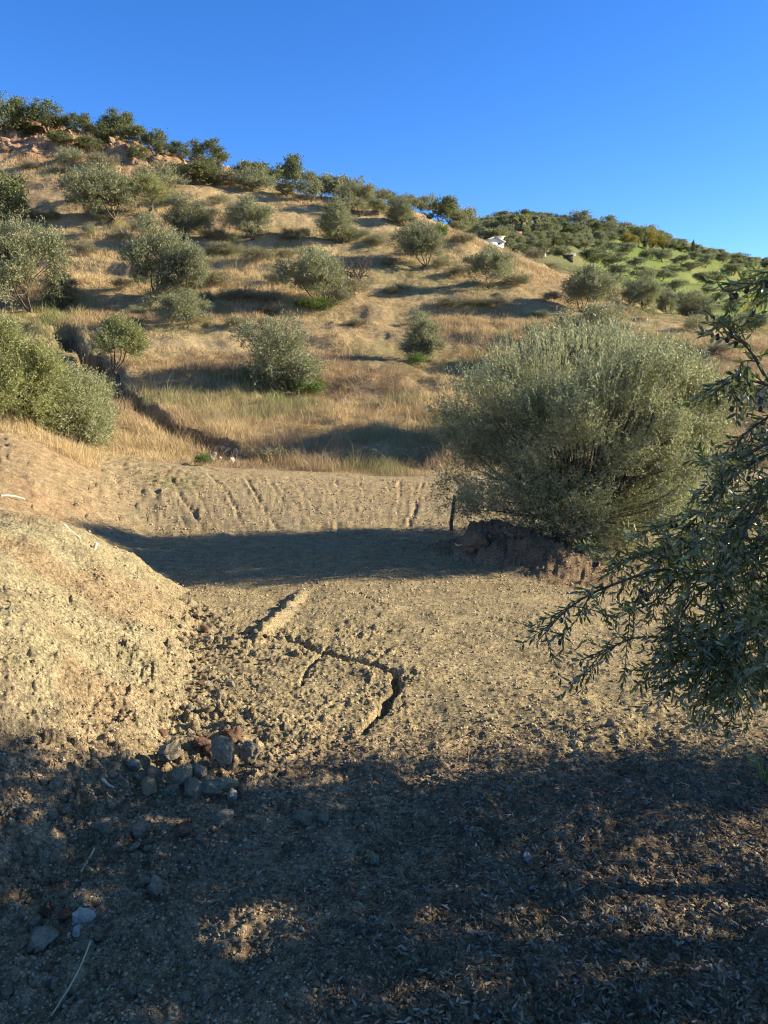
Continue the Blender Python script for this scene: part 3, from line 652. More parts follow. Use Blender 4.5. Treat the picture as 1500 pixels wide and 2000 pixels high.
for row in range(6):
    for u in np.arange(900, 1520, 19):
        f = (row+.2)/6; uu = u+random.uniform(-9, 9); vv = float(top(uu)*(1-f)+bot(uu)*f)+2
        if bot(uu)-top(uu) < 14 and row in (1, 3, 5): continue
        k = random.random(); pr = (PWD[random.randrange(2)] if k < .38-.3*f else PYG if k > .9 else PW[random.randrange(3)])
        if f > .45 and uu > 1190: continue
        hh = random.uniform(17, 29)*(1.0 if row < 2 else .95)
        if uu > 1320: hh *= .62
        put_tree('woodland_tree', 'tree', 'tree among many in the dense wood on the far slope', uu, vv, hh, 66, pr, hh*random.uniform(1.1, 1.5), GW, y1=300)
for u, v, h, wp, pr, lb in [(1248, 482, 38, 26, PYG, 'greenish yellow tree left of the golden one on the far ridge'), (1275, 486, 44, 40, PY, 'golden yellow tree on the far ridge'),
                        (1232, 484, 30, 30, PY, 'smaller amber tree on the far ridge'), (975, 446, 22, 50, PYG, 'bright yellow-green tree behind the palms'), (1225, 468, 26, 30, PYG, 'yellow-green tree on top of the far ridge')]:
    put_tree('yellow_tree', 'tree', lb, u, v, h, 66, pr, wp, y1=300)
for u, v, h, lb in [(1353, 497, 26, 'dark cypress standing alone against the sky on the far ridge'), (1260, 488, 42, 'dark cypress between the yellow trees'), (1295, 490, 26, 'short cypress right of the golden tree'), (1326, 490, 22, 'small cypress on the far ridge between the golden tree and the lone cypress')]:
    put_tree('cypress', 'tree', lb, u, v, h, 66, PC, h*.26, y1=300)
def palm(u, v, hpx, lb):
    p = hitH(u, v, 66, 300); m = p[1]/1500*1.02; h = hpx*m; rng = np.random.default_rng(int(u))
    r = empty('palm_tree', p); tag(r, lb, 'palm tree', 'palms behind the white house')
    v_, q_, t_ = tube([(0, 0, -.3), (.05, 0, h*.4), (.1, 0, h*.82)], [.3, .22, .24], 7); link('trunk', mesh_np('palm_trunk', v_, q_, t_), M_BARK, r)
    Vs = []; Qs = []; n = 0
    for k in range(22):
        a = k*2.4; el = rng.uniform(-.4, 1.2); L = h*.30; D = np.array([math.cos(a)*math.cos(el), math.sin(a)*math.cos(el), math.sin(el)]); sd_ = np.array([-math.sin(a), math.cos(a), 0])
        for s in range(5):
            P0 = np.array([.1, 0, h*.82])+D*L*s/5-[0, 0, .5*L*(s/5)**2]; P1 = np.array([.1, 0, h*.82])+D*L*(s+1)/5-[0, 0, .5*L*((s+1)/5)**2]; wd = .28*math.sin(math.pi*(s+.5)/5.2)
            Vs += [P0-sd_*wd, P1-sd_*wd-[0, 0, .15], P1, P0, P0+sd_*wd, P1+sd_*wd-[0, 0, .15]]; Qs += [(n, n+1, n+2, n+3), (n+3, n+2, n+5, n+4)]; n += 6
    link('fronds', mesh_np('fronds', np.array(Vs), np.array(Qs), face_attr=rng.random(len(Qs))), M_YG, r)
palm(1000, 458, 36, 'palm tree standing right behind the white house'); palm(1018, 460, 34, 'middle palm of the three on the wooded slope'); palm(1044, 458, 34, 'palm tree furthest from the house')

def box(x0, x1, y0, y1, z0, z1):
    V = np.array([(x, y, z) for z in (z0, z1) for y in (y0, y1) for x in (x0, x1)], float)
    return V, np.array([(0, 2, 3, 1), (4, 5, 7, 6), (0, 1, 5, 4), (2, 6, 7, 3), (0, 4, 6, 2), (1, 3, 7, 5)])
def part_box(name, parent, mat, bs):
    V, Q, T, m = join(*[(*box(*b_), None, 0) for b_ in bs]); return link(name, mesh_np(name, V, Q), mat, parent)
M_WHITE = solid('whitewash', (.78, .78, .76), .9, 2, .92, 1.05, .1)
M_PINK = solid('pink_render', (.62, .42, .34), .9, 2, .92, 1.05, .1)
M_DARKG = solid('window_glass', (.03, .035, .04), .2, 2)
M_TILE = solid('roof_tile', (.42, .25, .17), .9, 5)
M_PALEROOF = solid('pale_roof', (.55, .50, .44), .9, 5)
def house(u, v, y0, wpx, hpx, mat, roofm, lb, gable=True, rz=0.0, chim=True):
    p = hitH(u, v, y0, 300); m = p[1]/1500*1.02; W_ = wpx*m/2; Hh = hpx*m; D = W_*.8
    r = empty('house', p, rz); tag(r, lb, 'house')
    part_box('wall', r, mat, [(-W_, W_, -D, D, -2, Hh)])
    if gable:
        g = Hh*.55; V = np.array([(-W_, -D, Hh+.01), (W_, -D, Hh+.01), (0, -D, Hh+g), (-W_, D, Hh+.01), (W_, D, Hh+.01), (0, D, Hh+g)])
        link('gable', mesh_np('gable', V, None, np.array([(0, 1, 2), (4, 3, 5)])), mat, r)
        e = .12; tt = .08
        for s in (-1, 1):
            x0, z0, x1, z1 = 0, Hh+g+.02, s*(W_+e), Hh+.02-g*e/W_
            V = np.array([(x0, -D-e, z0), (x1, -D-e, z1), (x1, D+e, z1), (x0, D+e, z0), (x0, -D-e, z0+tt), (x1, -D-e, z1+tt), (x1, D+e, z1+tt), (x0, D+e, z0+tt)])
            link('roof', mesh_np('roof', V, np.array([(0, 1, 2, 3), (4, 7, 6, 5), (0, 4, 5, 1), (1, 5, 6, 2), (2, 6, 7, 3), (3, 7, 4, 0)])), roofm, r)
    else:
        part_box('roof', r, roofm, [(-W_-.3, W_+.3, -D-.3, D+.3, Hh+.01, Hh+.3)])
    for s in (-.5, .5):
        part_box('window', r, M_DARKG, [(s*W_-W_*.1, s*W_+W_*.1, -D-.03, -D+.1, Hh*.55, Hh*.8)])
    if chim: part_box('chimney', r, mat, [(W_*.25, W_*.25+.8, -.4, .4, Hh+.3, Hh+Hh*.95), (W_*.25-.12, W_*.25+.92, -.52, .52, Hh+Hh*.953, Hh+Hh*1.03)])
    return r
house(958, 487, 66, 40, 11, M_WHITE, M_PALEROOF, 'white gabled house with a chimney half sunk in trees below the far wood', rz=.2)
house(888, 492, 60, 13, 7, M_WHITE, M_WHITE, 'small flat white outbuilding left of the gabled house', False, .1, False)
house(918, 484, 60, 14, 10, M_WHITE, M_WHITE, 'small white annex touching the left side of the gabled house', False, 0, False)
house(1007, 464, 70, 12, 5, M_PINK, M_TILE, 'pinkish house under the palms', False, 0, False)
house(1062, 498, 85, 7, 6, M_WHITE, M_WHITE, 'tiny white hut among trees right of the gabled house', False, 0, False)
p = hitH(1110, 504, 85, 300); m = p[1]/1500
r = empty('shed', p, -.25); tag(r, 'low shed with a long pale flat roof beside the first green terrace', 'shed')
part_box('roof', r, M_WHITE, [(-13*m, 13*m, -.5, .5, 5*m, 6.5*m)]); part_box('wall', r, M_BARK, [(-9*m, 9*m, -.4, .4, -.5, 4.96*m)])

# ------------------------------------------------------------------ red rocks of the outcrop, stones of the gully
def rock_mesh(name, seed, mat, sub=3, sq=(1, 1, 1), planes=11, rough=.08):
    import bmesh
    bm = bmesh.new(); bmesh.ops.create_icosphere(bm, subdivisions=sub, radius=1.0); rng = np.random.default_rng(seed)
    V = np.array([v.co[:] for v in bm.verts]); 
    for k in range(planes):
        n = unit(rng.normal(size=3)); d = rng.uniform(.52, .85); e = V@n; V = V-np.clip(e-d, 0, 9)[:, None]*n
    for f, a in ((2.1, 1.0), (5, .5), (11, .25)):
        V = V*(1+rough*a*2*(fbm(V[:, 0]*f+V[:, 2]*1.7, V[:, 1]*f+V[:, 2]*f*.8, seed, 2)))[:, None]
    V *= np.array(sq)/np.abs(V).max()
    for v, c in zip(bm.verts, V): v.co = c
    me = bpy.data.meshes.new(name); bm.to_mesh(me); bm.free(); me.materials.append(mat)
    return me
RC = [rock_mesh('cliff_rock', 500+i, M_CLIFF, 3, (1, .8, .75), 12, .1) for i in range(4)]
random.seed(21)
for i in range(120):
    u = random.uniform(-5, 445); vt = float(np.interp(u, [0, 130, 250, 350, 440], [262, 268, 290, 302, 318])); v = vt+random.uniform(-14, 40)
    p = hitH(u, v, 56, 85); s = random.uniform(.10, .50)**1.2
    o = bpy.data.objects.new('boulder', RC[i % 4]); C.objects.link(o); o.location = (p[0], p[1], p[2]+s*.15); o.scale = (s*1.3, s, s); o.rotation_euler = (random.uniform(-.3, .3), random.uniform(-.3, .3), random.uniform(0, 6))
    tag(o, 'reddish boulder of the rock face under the oak ridge', 'rock', 'red boulders of the rock face')
RG = [rock_mesh('stone', 520+i, M_ROCK_WHITE, 3, (1, .8, .7), 12, .07) for i in range(3)]
for i, (u, v) in enumerate([(402,882),(412,884),(425,880),(436,878),(445,884),(418,893),(430,898),(442,896),(455,893),(468,896),(478,892),(470,902),(452,904),(412,898),(425,888),(462,888)]):
    p = hitH(u, v, 12, 24); s = random.uniform(.05, .12)
    o = bpy.data.objects.new('gully_stone', RG[i % 3]); C.objects.link(o); o.location = (p[0], p[1], p[2]+s*.4); o.scale = (s*1.2, s, s); o.rotation_euler = (random.random(), random.random(), random.uniform(0, 6))
    tag(o, 'whitish stone in the pile at the gully mouth behind the platform', 'stone', 'white stones at the gully mouth')

# ------------------------------------------------------------------ tall dry grass (stuff)
rng = np.random.default_rng(9)
def grass_field(n, a0, a1, y0, y1, pw, hscale, name, wmin, seed=0):
    a = rng.uniform(a0, a1, n); q = rng.random(n); Y = (y0**pw+(y1**pw-y0**pw)*q)**(1/pw); x = a*Y
    keep = fbm(x*.5, Y*.5, 201+seed, 3) > rng.uniform(-1.6, -.15, n)
    dg = pdist(x, Y, GULLY)[0]; keep &= (dg > .30+.35*fbm(x*1.1, Y*1.1, 333, 2))
    edge = 15.25+.25*fbm(x*.8, x*0, 222, 2); keep &= ~((Y < edge) & (x > -4.9-(Y-13)*.3))
    x = x[keep]; Y = Y[keep]; n = len(x); z = H(x, Y)
    tall = sst(-.25, .35, fbm(x*.16, Y*.16, 203, 3)); 
    h = hscale*(.28+.72*tall)*rng.uniform(.45, 1.15, n)*np.interp(Y, [15, 35, 60], [1, .85, .75])
    w_ = np.maximum(wmin*Y, .006)*rng.uniform(.6, 1.3, n)
    wd = worley(x*1.3+.4*fbm(x*2, Y*2, 230, 2), Y*1.3, 231)[0]; tus = sst(.75, .15, wd); h = h*(.40+.75*tus)*np.where(rng.random(n) < .03, 1.9, 1)
    az = rng.uniform(0, 6.28, n); lean = rng.uniform(.1, .95, n)*h; la = rng.uniform(0, 6.28, n)
    la = np.where(rng.random(n) < .6, 9*fbm(x*.55, Y*.55, 250, 3)+rng.normal(0, .5, n), la); flat = sst(.12, .45, fbm(x*.4, Y*.4, 251, 3)); lean = lean*(1+1.2*flat); h = h*(1-.55*flat)
    s_ = np.stack([np.cos(az), np.sin(az), np.zeros(n)], -1)*w_[:, None]*.5
    B = np.stack([x, Y, z-.02], -1); Mi = B+np.stack([np.cos(la)*lean*.3, np.sin(la)*lean*.3, h*.6], -1); Tp = B+np.stack([np.cos(la)*lean, np.sin(la)*lean, h], -1)
    V = np.stack([B-s_, B+s_, Mi+s_*.8, Mi-s_*.8, Tp], 1).reshape(-1, 3); k = np.arange(n)*5
    Q = np.stack([k, k+1, k+2, k+3], -1); T = np.stack([k+3, k+2, k+4], -1)
    c = np.ones((n, 3))*np.array([.54, .40, .22])
    c = mixc(c, sst(-.1, .35, fbm(x*.2, Y*.2, 204, 3)), [.64, .505, .28]); c = mixc(c, sst(.0, .5, fbm(x*1.7, Y*1.7, 240, 3))*.6, [.36, .26, .17]); c = mixc(c, sst(.1, .5, fbm(x*2.1, Y*2.1, 241, 3))*.6, [.70, .57, .33])
    c = mixc(c, sst(.0, .5, fbm(x*.35, Y*.35, 205, 3))*.7, [.36, .255, .165])
    c = mixc(c, sst(.15, .5, fbm(x*.28, Y*.28, 206, 3))*.65, [.25, .27, .12])
    for fp in feet:
        rad = .05*fp[1]; d = np.hypot(x-fp[0]-.3, Y-fp[1]+.3); c = mixc(c, sst(rad*1.2, rad*.5, d)*.45, [.22, .28, .08])
    c = c*rng.uniform(.7, 1.25, n)[:, None]; c = np.clip(c, 0, .9)
    o = link(name, mesh_np(name, V, Q, T, col=np.concatenate([c, c])), M_GRASS); return o
o = grass_field(520000, -.60, .62, 13.2, 45, 1.25, .40, 'dry_grass', .00042); tag(o, 'tall straw-coloured dry grass covering the lower hillside', 'grass', kind='stuff')
o = grass_field(440000, -.60, .62, 43, 84, 1.0, .36, 'dry_grass', .00050, 3); tag(o, 'shorter dry grass on the upper hillside below the ridge', 'grass', kind='stuff')

# ------------------------------------------------------------------ the big leafy olive and the bushes at left
pb = hit(1112, 1066, f=base, y0=7.5, y1=14); pb[2] = ground(pb[0]+.1, pb[1])-.1; print('tree', pb)
V, Q, rnd, Cc = crown(31, (1.93, 1.60, 1.50), (.10, 0, 1.27), n_cl=190, cl=.105, n_sh=11500, n_lf=22, sh=.36, lf=(.046, .0115), up=.85, out=.5, lo=-1, inner=.3, droop=.15, lobes=.16)
V[:, 2] = np.where(V[:, 2] < .12, .12+(V[:, 2]-.12)*.12, V[:, 2])
low = Cc[:, 2] < 9
r = empty('olive_tree', (pb[0]+.1, pb[1], pb[2]), 0); tag(r, 'big dome-shaped leafy olive tree beside the earth berm, right of centre', 'tree')
rw = np.random.default_rng(91); nw = 520; aw = rw.uniform(0, 6.28, nw); qw = rw.random(nw)**.5*.93
sw = np.stack([np.cos(aw)*qw*1.75, np.sin(aw)*qw*1.5, 1.30+1.42*np.sqrt(1-qw**2)-.12], -1); dw = unit(sw*[.35, .35, 0]+[0, 0, 1]+rw.normal(0, .12, (nw, 3))); lw = rw.uniform(.15, .42, nw)
tw_ = (np.arange(20)+.5)/20; Pw = (sw[:, None]+dw[:, None]*(lw[:, None]*tw_)[..., None]).reshape(-1, 3); Dw = np.repeat(dw, 20, 0); Dw = unit(Dw+unit(rw.normal(size=Dw.shape))*.7)
Vw, Qw = leaf_quads(Pw, Dw, .045*rw.uniform(.6, 1.2, len(Pw)), .011*rw.uniform(.8, 1.2, len(Pw)), rw)
Q = np.concatenate([Q, Qw+len(V)]); V = np.concatenate([V, Vw]); rnd = np.concatenate([rnd, np.clip(rw.normal(.6, .18, len(Pw)), 0, 1)])
link('crown', mesh_np('big_crown', V, Q, face_attr=rnd), M_BIG, r)
rg = np.random.default_rng(5); tb = []
for k in range(5):
    P = curve_path((rg.normal()*.08, rg.normal()*.08, -.15), Cc[k*3]*[.6, .6, .7], rg, .08, 8); tb.append(tube(P, np.linspace(.09, .03, 8), 7))
for c in Cc[::1]: 
    P = curve_path(np.array([0, 0, .35])+c*[.25, .25, .2], c, rg, .06, 6); tb.append(tube(P, np.linspace(.02, .004, 6), 5))
link('trunk', mesh_np('big_trunk', *many_tubes(tb), smooth=True), M_BARK, r)
ps = hitH(882, 1038, 7.5, 14)
r = empty('sapling', ps); tag(r, 'thin dark sapling stem under the left skirt of the big olive', 'sapling')
rg = np.random.default_rng(8)
link('stem', mesh_np('stem', *tube([(0, 0, -.05), (-.01, 0, .12), (.015, 0, .28), (.03, 0, .5)], [.03, .026, .03, .02], 7), smooth=True), M_BARK, r)
V, Q, rnd, Cx = crown(32, (.22, .2, .35), (.05, .05, .6), n_cl=14, cl=.4, n_sh=160, n_lf=12, sh=.2, lf=(.05, .012), up=.2, lo=-1, droop=.3)
link('crown', mesh_np('sapling_crown', V, Q, face_attr=rnd), M_BIG, r)

pl = hit(40, 905, f=H, y0=11.5, y1=16)
def bush(seed, u, Y, rad, mat, lb, n_sh):
    x = (u-750)/1500*Y*1.0; z = ground(x, Y)
    V, Q, rnd, Cc = crown(seed, rad, (0, 0, rad[2]*.9), n_cl=70, cl=.2, n_sh=n_sh, n_lf=18, sh=.34, lf=(.055, .015), up=.7, out=.5, lo=-.8, inner=.3, droop=.1, lobes=.15)
    r = empty('olive_bush', (x, Y, z-.32)); tag(r, lb, 'bush')
    link('crown', mesh_np('bush_crown', V, Q, face_attr=rnd), mat, r)
    link('trunk', mesh_np('bush_stems', *limbs(seed+1, Cc, .06, .25, 5, thin=.004), smooth=True), M_BARK, r)
bush(41, 25, 14.6, (1.2, 1.1, 1.08), M_YG, 'large yellow-green olive bush at the left edge above the far bank', 5200)
bush(43, 148, 15.6, (.80, .85, .86), M_BIG, 'greyer olive bush leaning against the large yellow-green one', 3600)

# ------------------------------------------------------------------ near olive tree whose branches hang into view
rg = np.random.default_rng(64)
near = empty('olive_tree', (4.3, 2.2, ground(4.3, 2.2))); tag(near, 'near olive tree hanging thin fruiting branches in from the right edge', 'tree')
nb = np.array(near.location)
BR = [ [(1640,1030,3.1),(1500,1095,2.95),(1400,1120,2.9),(1290,1108,2.85),(1215,1135,2.8),(1150,1160,2.8),(1100,1195,2.75),(1048,1255,2.7)],
 [(1640,1150,2.8),(1500,1180,2.75),(1400,1225,2.7),(1330,1250,2.65),(1240,1240,2.65),(1150,1290,2.6)],
 [(1600,1000,2.7),(1460,1080,2.6),(1350,1170,2.6),(1310,1240,2.55),(1310,1300,2.5)],
 [(1620,900,2.7),(1500,960,2.6),(1440,1060,2.6),(1405,1200,2.55),(1390,1270,2.5),(1375,1325,2.5)],
 [(1600,850,2.35),(1500,745,2.3),(1470,690,2.3),(1432,648,2.3),(1375,606,2.3)],
 [(1600,780,2.4),(1500,752,2.4),(1440,735,2.4),(1400,752,2.4)],
 [(1580,500,2.3),(1510,535,2.3),(1475,560,2.3)],
 [(1620,860,2.9),(1500,885,2.9),(1430,930,2.9),(1375,990,2.85),(1340,1040,2.85)],
 [(1600,1290,2.4),(1490,1290,2.4),(1410,1290,2.4),(1345,1320,2.4)],
 [(1600,1090,2.5),(1490,1180,2.45),(1440,1250,2.4),(1450,1320,2.4)],
 [(1640,1060,3.3),(1480,1050,3.2),(1360,1060,3.15),(1250,1080,3.1),(1180,1110,3.05)],
 [(1620,950,3.0),(1480,1000,3.0),(1380,1050,2.95),(1280,1180,2.9),(1200,1200,2.9)],
 [(1640,760,3.0),(1520,800,3.0),(1450,850,3.0),(1420,920,2.95)],
 [(1640,1230,2.9),(1500,1240,2.85),(1420,1260,2.8),(1350,1280,2.75),(1310,1300,2.7)],
 [(1640,1290,2.6),(1520,1300,2.6),(1440,1320,2.6),(1400,1350,2.6)],
 [(1640,1000,2.9),(1500,1040,2.9),(1420,1100,2.85),(1350,1130,2.8),(1290,1180,2.8)],
 [(1640,1100,3.0),(1520,1140,3.0),(1440,1180,2.95),(1370,1220,2.9),(1290,1230,2.85)],
 [(1640,960,2.6),(1540,1010,2.6),(1470,1100,2.6),(1450,1180,2.6)],
 [(1640,900,3.1),(1500,930,3.1),(1420,990,3.05),(1330,1060,3.0),(1240,1110,2.95)],
 [(1640,820,2.8),(1500,865,2.8),(1430,905,2.75),(1385,965,2.75)],
 [(1640,880,2.6),(1520,930,2.6),(1455,990,2.6),(1405,1060,2.6)],
 [(1640,940,3.2),(1500,960,3.2),(1400,1010,3.15),(1320,1060,3.1),(1235,1090,3.1)],
 [(1640,1180,2.5),(1520,1200,2.5),(1450,1250,2.5),(1390,1290,2.45)],
 [(1660,930,2.8),(1540,1000,2.8),(1500,1120,2.7),(1490,1200,2.7),(1480,1280,2.6)],
]
tubes = []; LP = []; LD = []; LS = []; fruit = []
def smooth_path(P, n=22):
    P = np.array(P); t = np.arange(len(P)); s = np.linspace(0, len(P)-1, n)
    Q_ = np.stack([np.interp(s, t, P[:, k]) for k in range(3)], -1)
    for _ in range(2): Q_[1:-1] = (Q_[:-2]+2*Q_[1:-1]+Q_[2:])/4
    return Q_
def leaves_on(P, step, rg, f0=0.0):
    seg = np.linalg.norm(np.diff(P, axis=0), axis=1); L = np.concatenate([[0], np.cumsum(seg)]); n = max(2, int(L[-1]*(1-f0)/step))
    for s in np.linspace(L[-1]*f0, L[-1], n):
        p = np.array([np.interp(s, L, P[:, k]) for k in range(3)]); q = np.array([np.interp(min(s+.01, L[-1]+.0), L, P[:, k]) for k in range(3)]); r_ = np.array([np.interp(max(s-.01, 0), L, P[:, k]) for k in range(3)])
        T = unit(q-r_); side = unit(np.cross(T, rg.normal(size=3)))
        for sg in (-1, 1):
            if rg.random() < .12: continue
            LP.append(p); LD.append(unit(T*rg.uniform(.5, 1.1)+side*sg*rg.uniform(.5, .95)+[0, 0, -.02])); LS.append(rg.uniform(.026, .047))
for bi, B in enumerate(BR):
    W_ = [at(*q) for q in B]; P = smooth_path(W_)
    thick = .009 if bi in (0, 3, 10) else .007
    tubes.append(tube(P, np.linspace(thick, .0018, len(P)), 6)); leaves_on(P, .026, rg, .28)
    tubes.append(tube(curve_path(nb+[-.3, .1, 1.6+rg.random()*.6], P[0], rg, .06, 8), np.linspace(.03, thick, 8), 7))
    nT = 16 if bi not in (4, 5, 6) else 9
    for k in range(nT):
        f = rg.uniform(.12, .97); p0 = P[int(f*(len(P)-1))]; T = unit(P[min(int(f*(len(P)-1))+1, len(P)-1)]-P[int(f*(len(P)-1))-1])
        d = unit(T*.55+rg.normal(size=3)*[.6, .5, .6]+[0, 0, -.12]); L = rg.uniform(.08, .27)*(1 if bi not in (4, 5, 6) else .5)
        t_ = np.linspace(0, 1, 9)[:, None]; Pt = p0+d*L*t_+np.array([0, 0, -1])*L*rg.uniform(-.1, .3)*t_**2+rg.normal(size=3)*.02*np.sin(np.pi*t_)
        tubes.append(tube(Pt, np.linspace(.0026, .0011, 9), 5)); leaves_on(Pt, .016, rg, .12)
        for j in range(2):
            if rg.random() < .6:
                q0 = Pt[rg.integers(2, 7)]; d2 = unit(d*.5+rg.normal(size=3)*.6+[0, 0, -.2]); L2 = rg.uniform(.05, .14); Pu = q0+d2*L2*np.linspace(0, 1, 5)[:, None]
                tubes.append(tube(Pu, np.linspace(.0016, .0009, 5), 4)); leaves_on(Pu, .015, rg, .1)
        if rg.random() < .52:
            for j in range(rg.integers(1, 3)): 
                q0 = Pt[rg.integers(3, 8)]; fruit.append((q0, q0+np.array([rg.normal()*.012, rg.normal()*.012, -.026])))
for q0, q1 in fruit[:90]: tubes.append(tube([q0, (q0+q1)/2+[.002, 0, 0], q1], [.0009]*3, 4))
LP = np.array(LP); LD = np.array(LD); LS = np.array(LS); n = len(LP)
Rr = unit(np.cross(LD, unit(rg.normal(size=(n, 3))))); Nn = np.cross(LD, Rr); l = LS[:, None]; wv = l*.098+.0012
cur = rg.uniform(-.12, .12, n)[:, None]*l
def lp(f, s, hgt): return LP+LD*l*f+Rr*wv*s+Nn*(cur*f*f*2+hgt*wv)
V = np.stack([lp(.02, 0, 0), lp(.3, -.85, .18), lp(.3, .85, .18), lp(.3, 0, 0), lp(.65, -.95, .18), lp(.65, .95, .18), lp(.65, 0, 0), lp(1, 0, 0)], 1).reshape(-1, 3)
k = (np.arange(n)*8)[:, None]
Q = np.concatenate([k+[1, 4, 6, 3], k+[3, 6, 5, 2]]); T = np.concatenate([k+[0, 1, 3], k+[0, 3, 2], k+[4, 7, 6], k+[6, 7, 5]])
rn = np.clip(rg.normal(.42, .2, n), 0, 1)
# the off-frame rest of the crown, which throws the foreground shade
V3, Q3, rn3, Cc3 = crown(73, (1.0, 1.05, .75), (3.55, 2.62, .85), n_cl=40, cl=.16, n_sh=1150, n_lf=16, sh=.3, lf=(.055, .013), up=.1, out=.5, lo=-.9, inner=.25, droop=.3)
V2, Q2, rn2, Cc2 = crown(71, (1.9, 1.75, 1.65), (4.3, 1.85, 2.35), n_cl=80, cl=.12, n_sh=2050, n_lf=16, sh=.30, lf=(.06, .014), up=.2, out=.5, lo=-.8, inner=.25, droop=.3)
# local coordinates under the root
Vall, Qall, Tall, mi = join((V-nb, Q, T, 0), (V2-nb, Q2, None, 0), (V3-nb, Q3, None, 0))
fa = np.concatenate([np.tile(rn, 2), rn2, rn3, np.tile(rn, 4)])
link('crown', mesh_np('near_crown', Vall, Qall, Tall, face_attr=fa), M_OLIVE_NEAR, near)
tv, tq, t3 = many_tubes(tubes); tv2, tq2, t32 = limbs(72, Cc2-nb, .13, .9, 5, thin=.006)
v_, q_, t_, mi = join((tv-nb, tq, t3, 0), (tv2, tq2, t32, 0))
link('trunk', mesh_np('near_wood', v_, q_, t_, smooth=True), M_TWIG, near)
m, t, b = new_mat('black_olive'); tcx = N(t, 'ShaderNodeTexCoord'); nn = noise(t, tcx, 90, 3); 
cr = N(t, 'ShaderNodeValToRGB'); cr.color_ramp.elements[0].color = (.008, .006, .012, 1); cr.color_ramp.elements[1].color = (.035, .035, .06, 1)
t.links.new(nn.outputs[0], cr.inputs[0]); t.links.new(cr.outputs[0], b.inputs['Base Color']); b.inputs['Roughness'].default_value = .35
M_FRUIT = m
an = np.linspace(0, np.pi, 9); prof = [(math.sin(a)*.0078*(1+.06*math.cos(a)), -math.cos(a)*.0105) for a in an]
Vf = []; Qf = []
for i, (rad_, zz) in enumerate(prof):
    for s in range(10): Vf.append((max(rad_, 1e-5)*math.cos(s*.6283), max(rad_, 1e-5)*math.sin(s*.6283), zz))
for i in range(8):
    for s in range(10): Qf.append((i*10+s, i*10+(s+1) % 10, (i+1)*10+(s+1) % 10, (i+1)*10+s))
me_f = mesh_np('olive', np.array(Vf), np.array(Qf), smooth=True); me_f.materials.append(M_FRUIT)
for i, (q0, q1) in enumerate(fruit[:90]):
    o = bpy.data.objects.new('olive', me_f); C.objects.link(o); o.parent = near; o.location = q1-nb-[0, 0, .009]; o.rotation_euler = (rg.normal()*.2, rg.normal()*.2, 0)
    s = rg.uniform(.85, 1.1); o.scale = (s, s, s)

# ------------------------------------------------------------------ stones, clods, sticks
def put_rock(label, u, v, wpx, mat, seed, name='rock', sq=(1, .85, .75), tilt=(0, 0), group=None, lift=.32, cat='rock', rough=.10, y0=1.3):
    p = hit(u, v, f=H, y0=y0, y1=16); s = wpx/2*p[1]/1500*1.32
    o = link(name, rock_mesh(name, seed, mat, 4 if wpx > 28 else 3, sq, 12, rough)); o.location = (p[0], p[1]+s*.3, p[2]+s*sq[2]*lift); o.scale = (s, s, s)
    o.rotation_euler = (tilt[0], tilt[1], (seed*1.7) % 6.28); tag(o, label, cat, group); return o
GP = 'rocks of the heap at the foot of the pale bank'
heap = [
 ('big rounded grey rock on top of the stone heap', 434, 1500, 62, M_ROCK_GREY, (1, .8, .85), .9),
 ('upright pale split rock at the right end of the stone heap', 488, 1492, 46, M_ROCK_PALE, (.8, .7, 1.1), .8),
 ('dark red-brown crumbly rock behind the big rounded grey one', 452, 1452, 50, M_ROCK_RED, (1, .8, .7), .5),
 ('grey jagged rock at the top left of the stone heap', 328, 1492, 66, M_ROCK_GREY, (1, .8, .7), .6),
 ('lumpy grey rock in the middle of the stone heap', 360, 1528, 52, M_ROCK_GREY, (.9, .8, .8), .6),
 ('small knobbly rock right of the lumpy middle one', 386, 1526, 40, M_ROCK_PALE, (.9, .8, .8), .6),
 ('wide flat rock at the front of the stone heap', 432, 1552, 70, M_ROCK_GREY, (1, .9, .6), .4),
 ('pale tan rock at the lower left of the stone heap', 286, 1548, 42, M_ROCK_TAN, (1, .8, .7), .5),
 ('pale angular slab between the tan rock and the flat front rock', 334, 1552, 42, M_ROCK_PALE, (1, .7, .5), .5),
 ('dark wedge of rock in the shade inside the stone heap', 372, 1552, 50, M_ROCK_BLUE, (1, .8, .6), .4),
 ('whitish pebble-like rock at the bottom right of the stone heap', 452, 1566, 28, M_ROCK_WHITE, (.8, .8, 1), .5),
 ('grey rock alone at the upper left of the heap', 256, 1504, 40, M_ROCK_PALE, (1, .8, .7), .4),
 ('dark brown clod between the left rock and the middle of the heap', 300, 1522, 44, M_ROCK_BLUE, (1, .8, .7), .4),
 ('blackish rock filling the gap below the big rounded grey one', 405, 1540, 44, M_ROCK_BLUE, (1, .8, .7), .3),
 ('dark red clod behind the heap on its left', 392, 1462, 40, M_ROCK_RED, (1, .8, .6), .4),
 ('tan rock peeping out behind the heap in the sun', 418, 1446, 34, M_ROCK_TAN, (1, .8, .6), .4),
 ('bluish rock leaning on the heap from the far left', 276, 1520, 30, M_ROCK_BLUE, (1, .8, .6), .4)]
for i, (lb, u, v, wp, mt, sq, lf) in enumerate(heap): put_rock(lb, u, v, wp, mt, 600+i, sq=sq, lift=lf, group=GP, tilt=(.2*((i % 3)-1), .15*((i % 5)-2)))
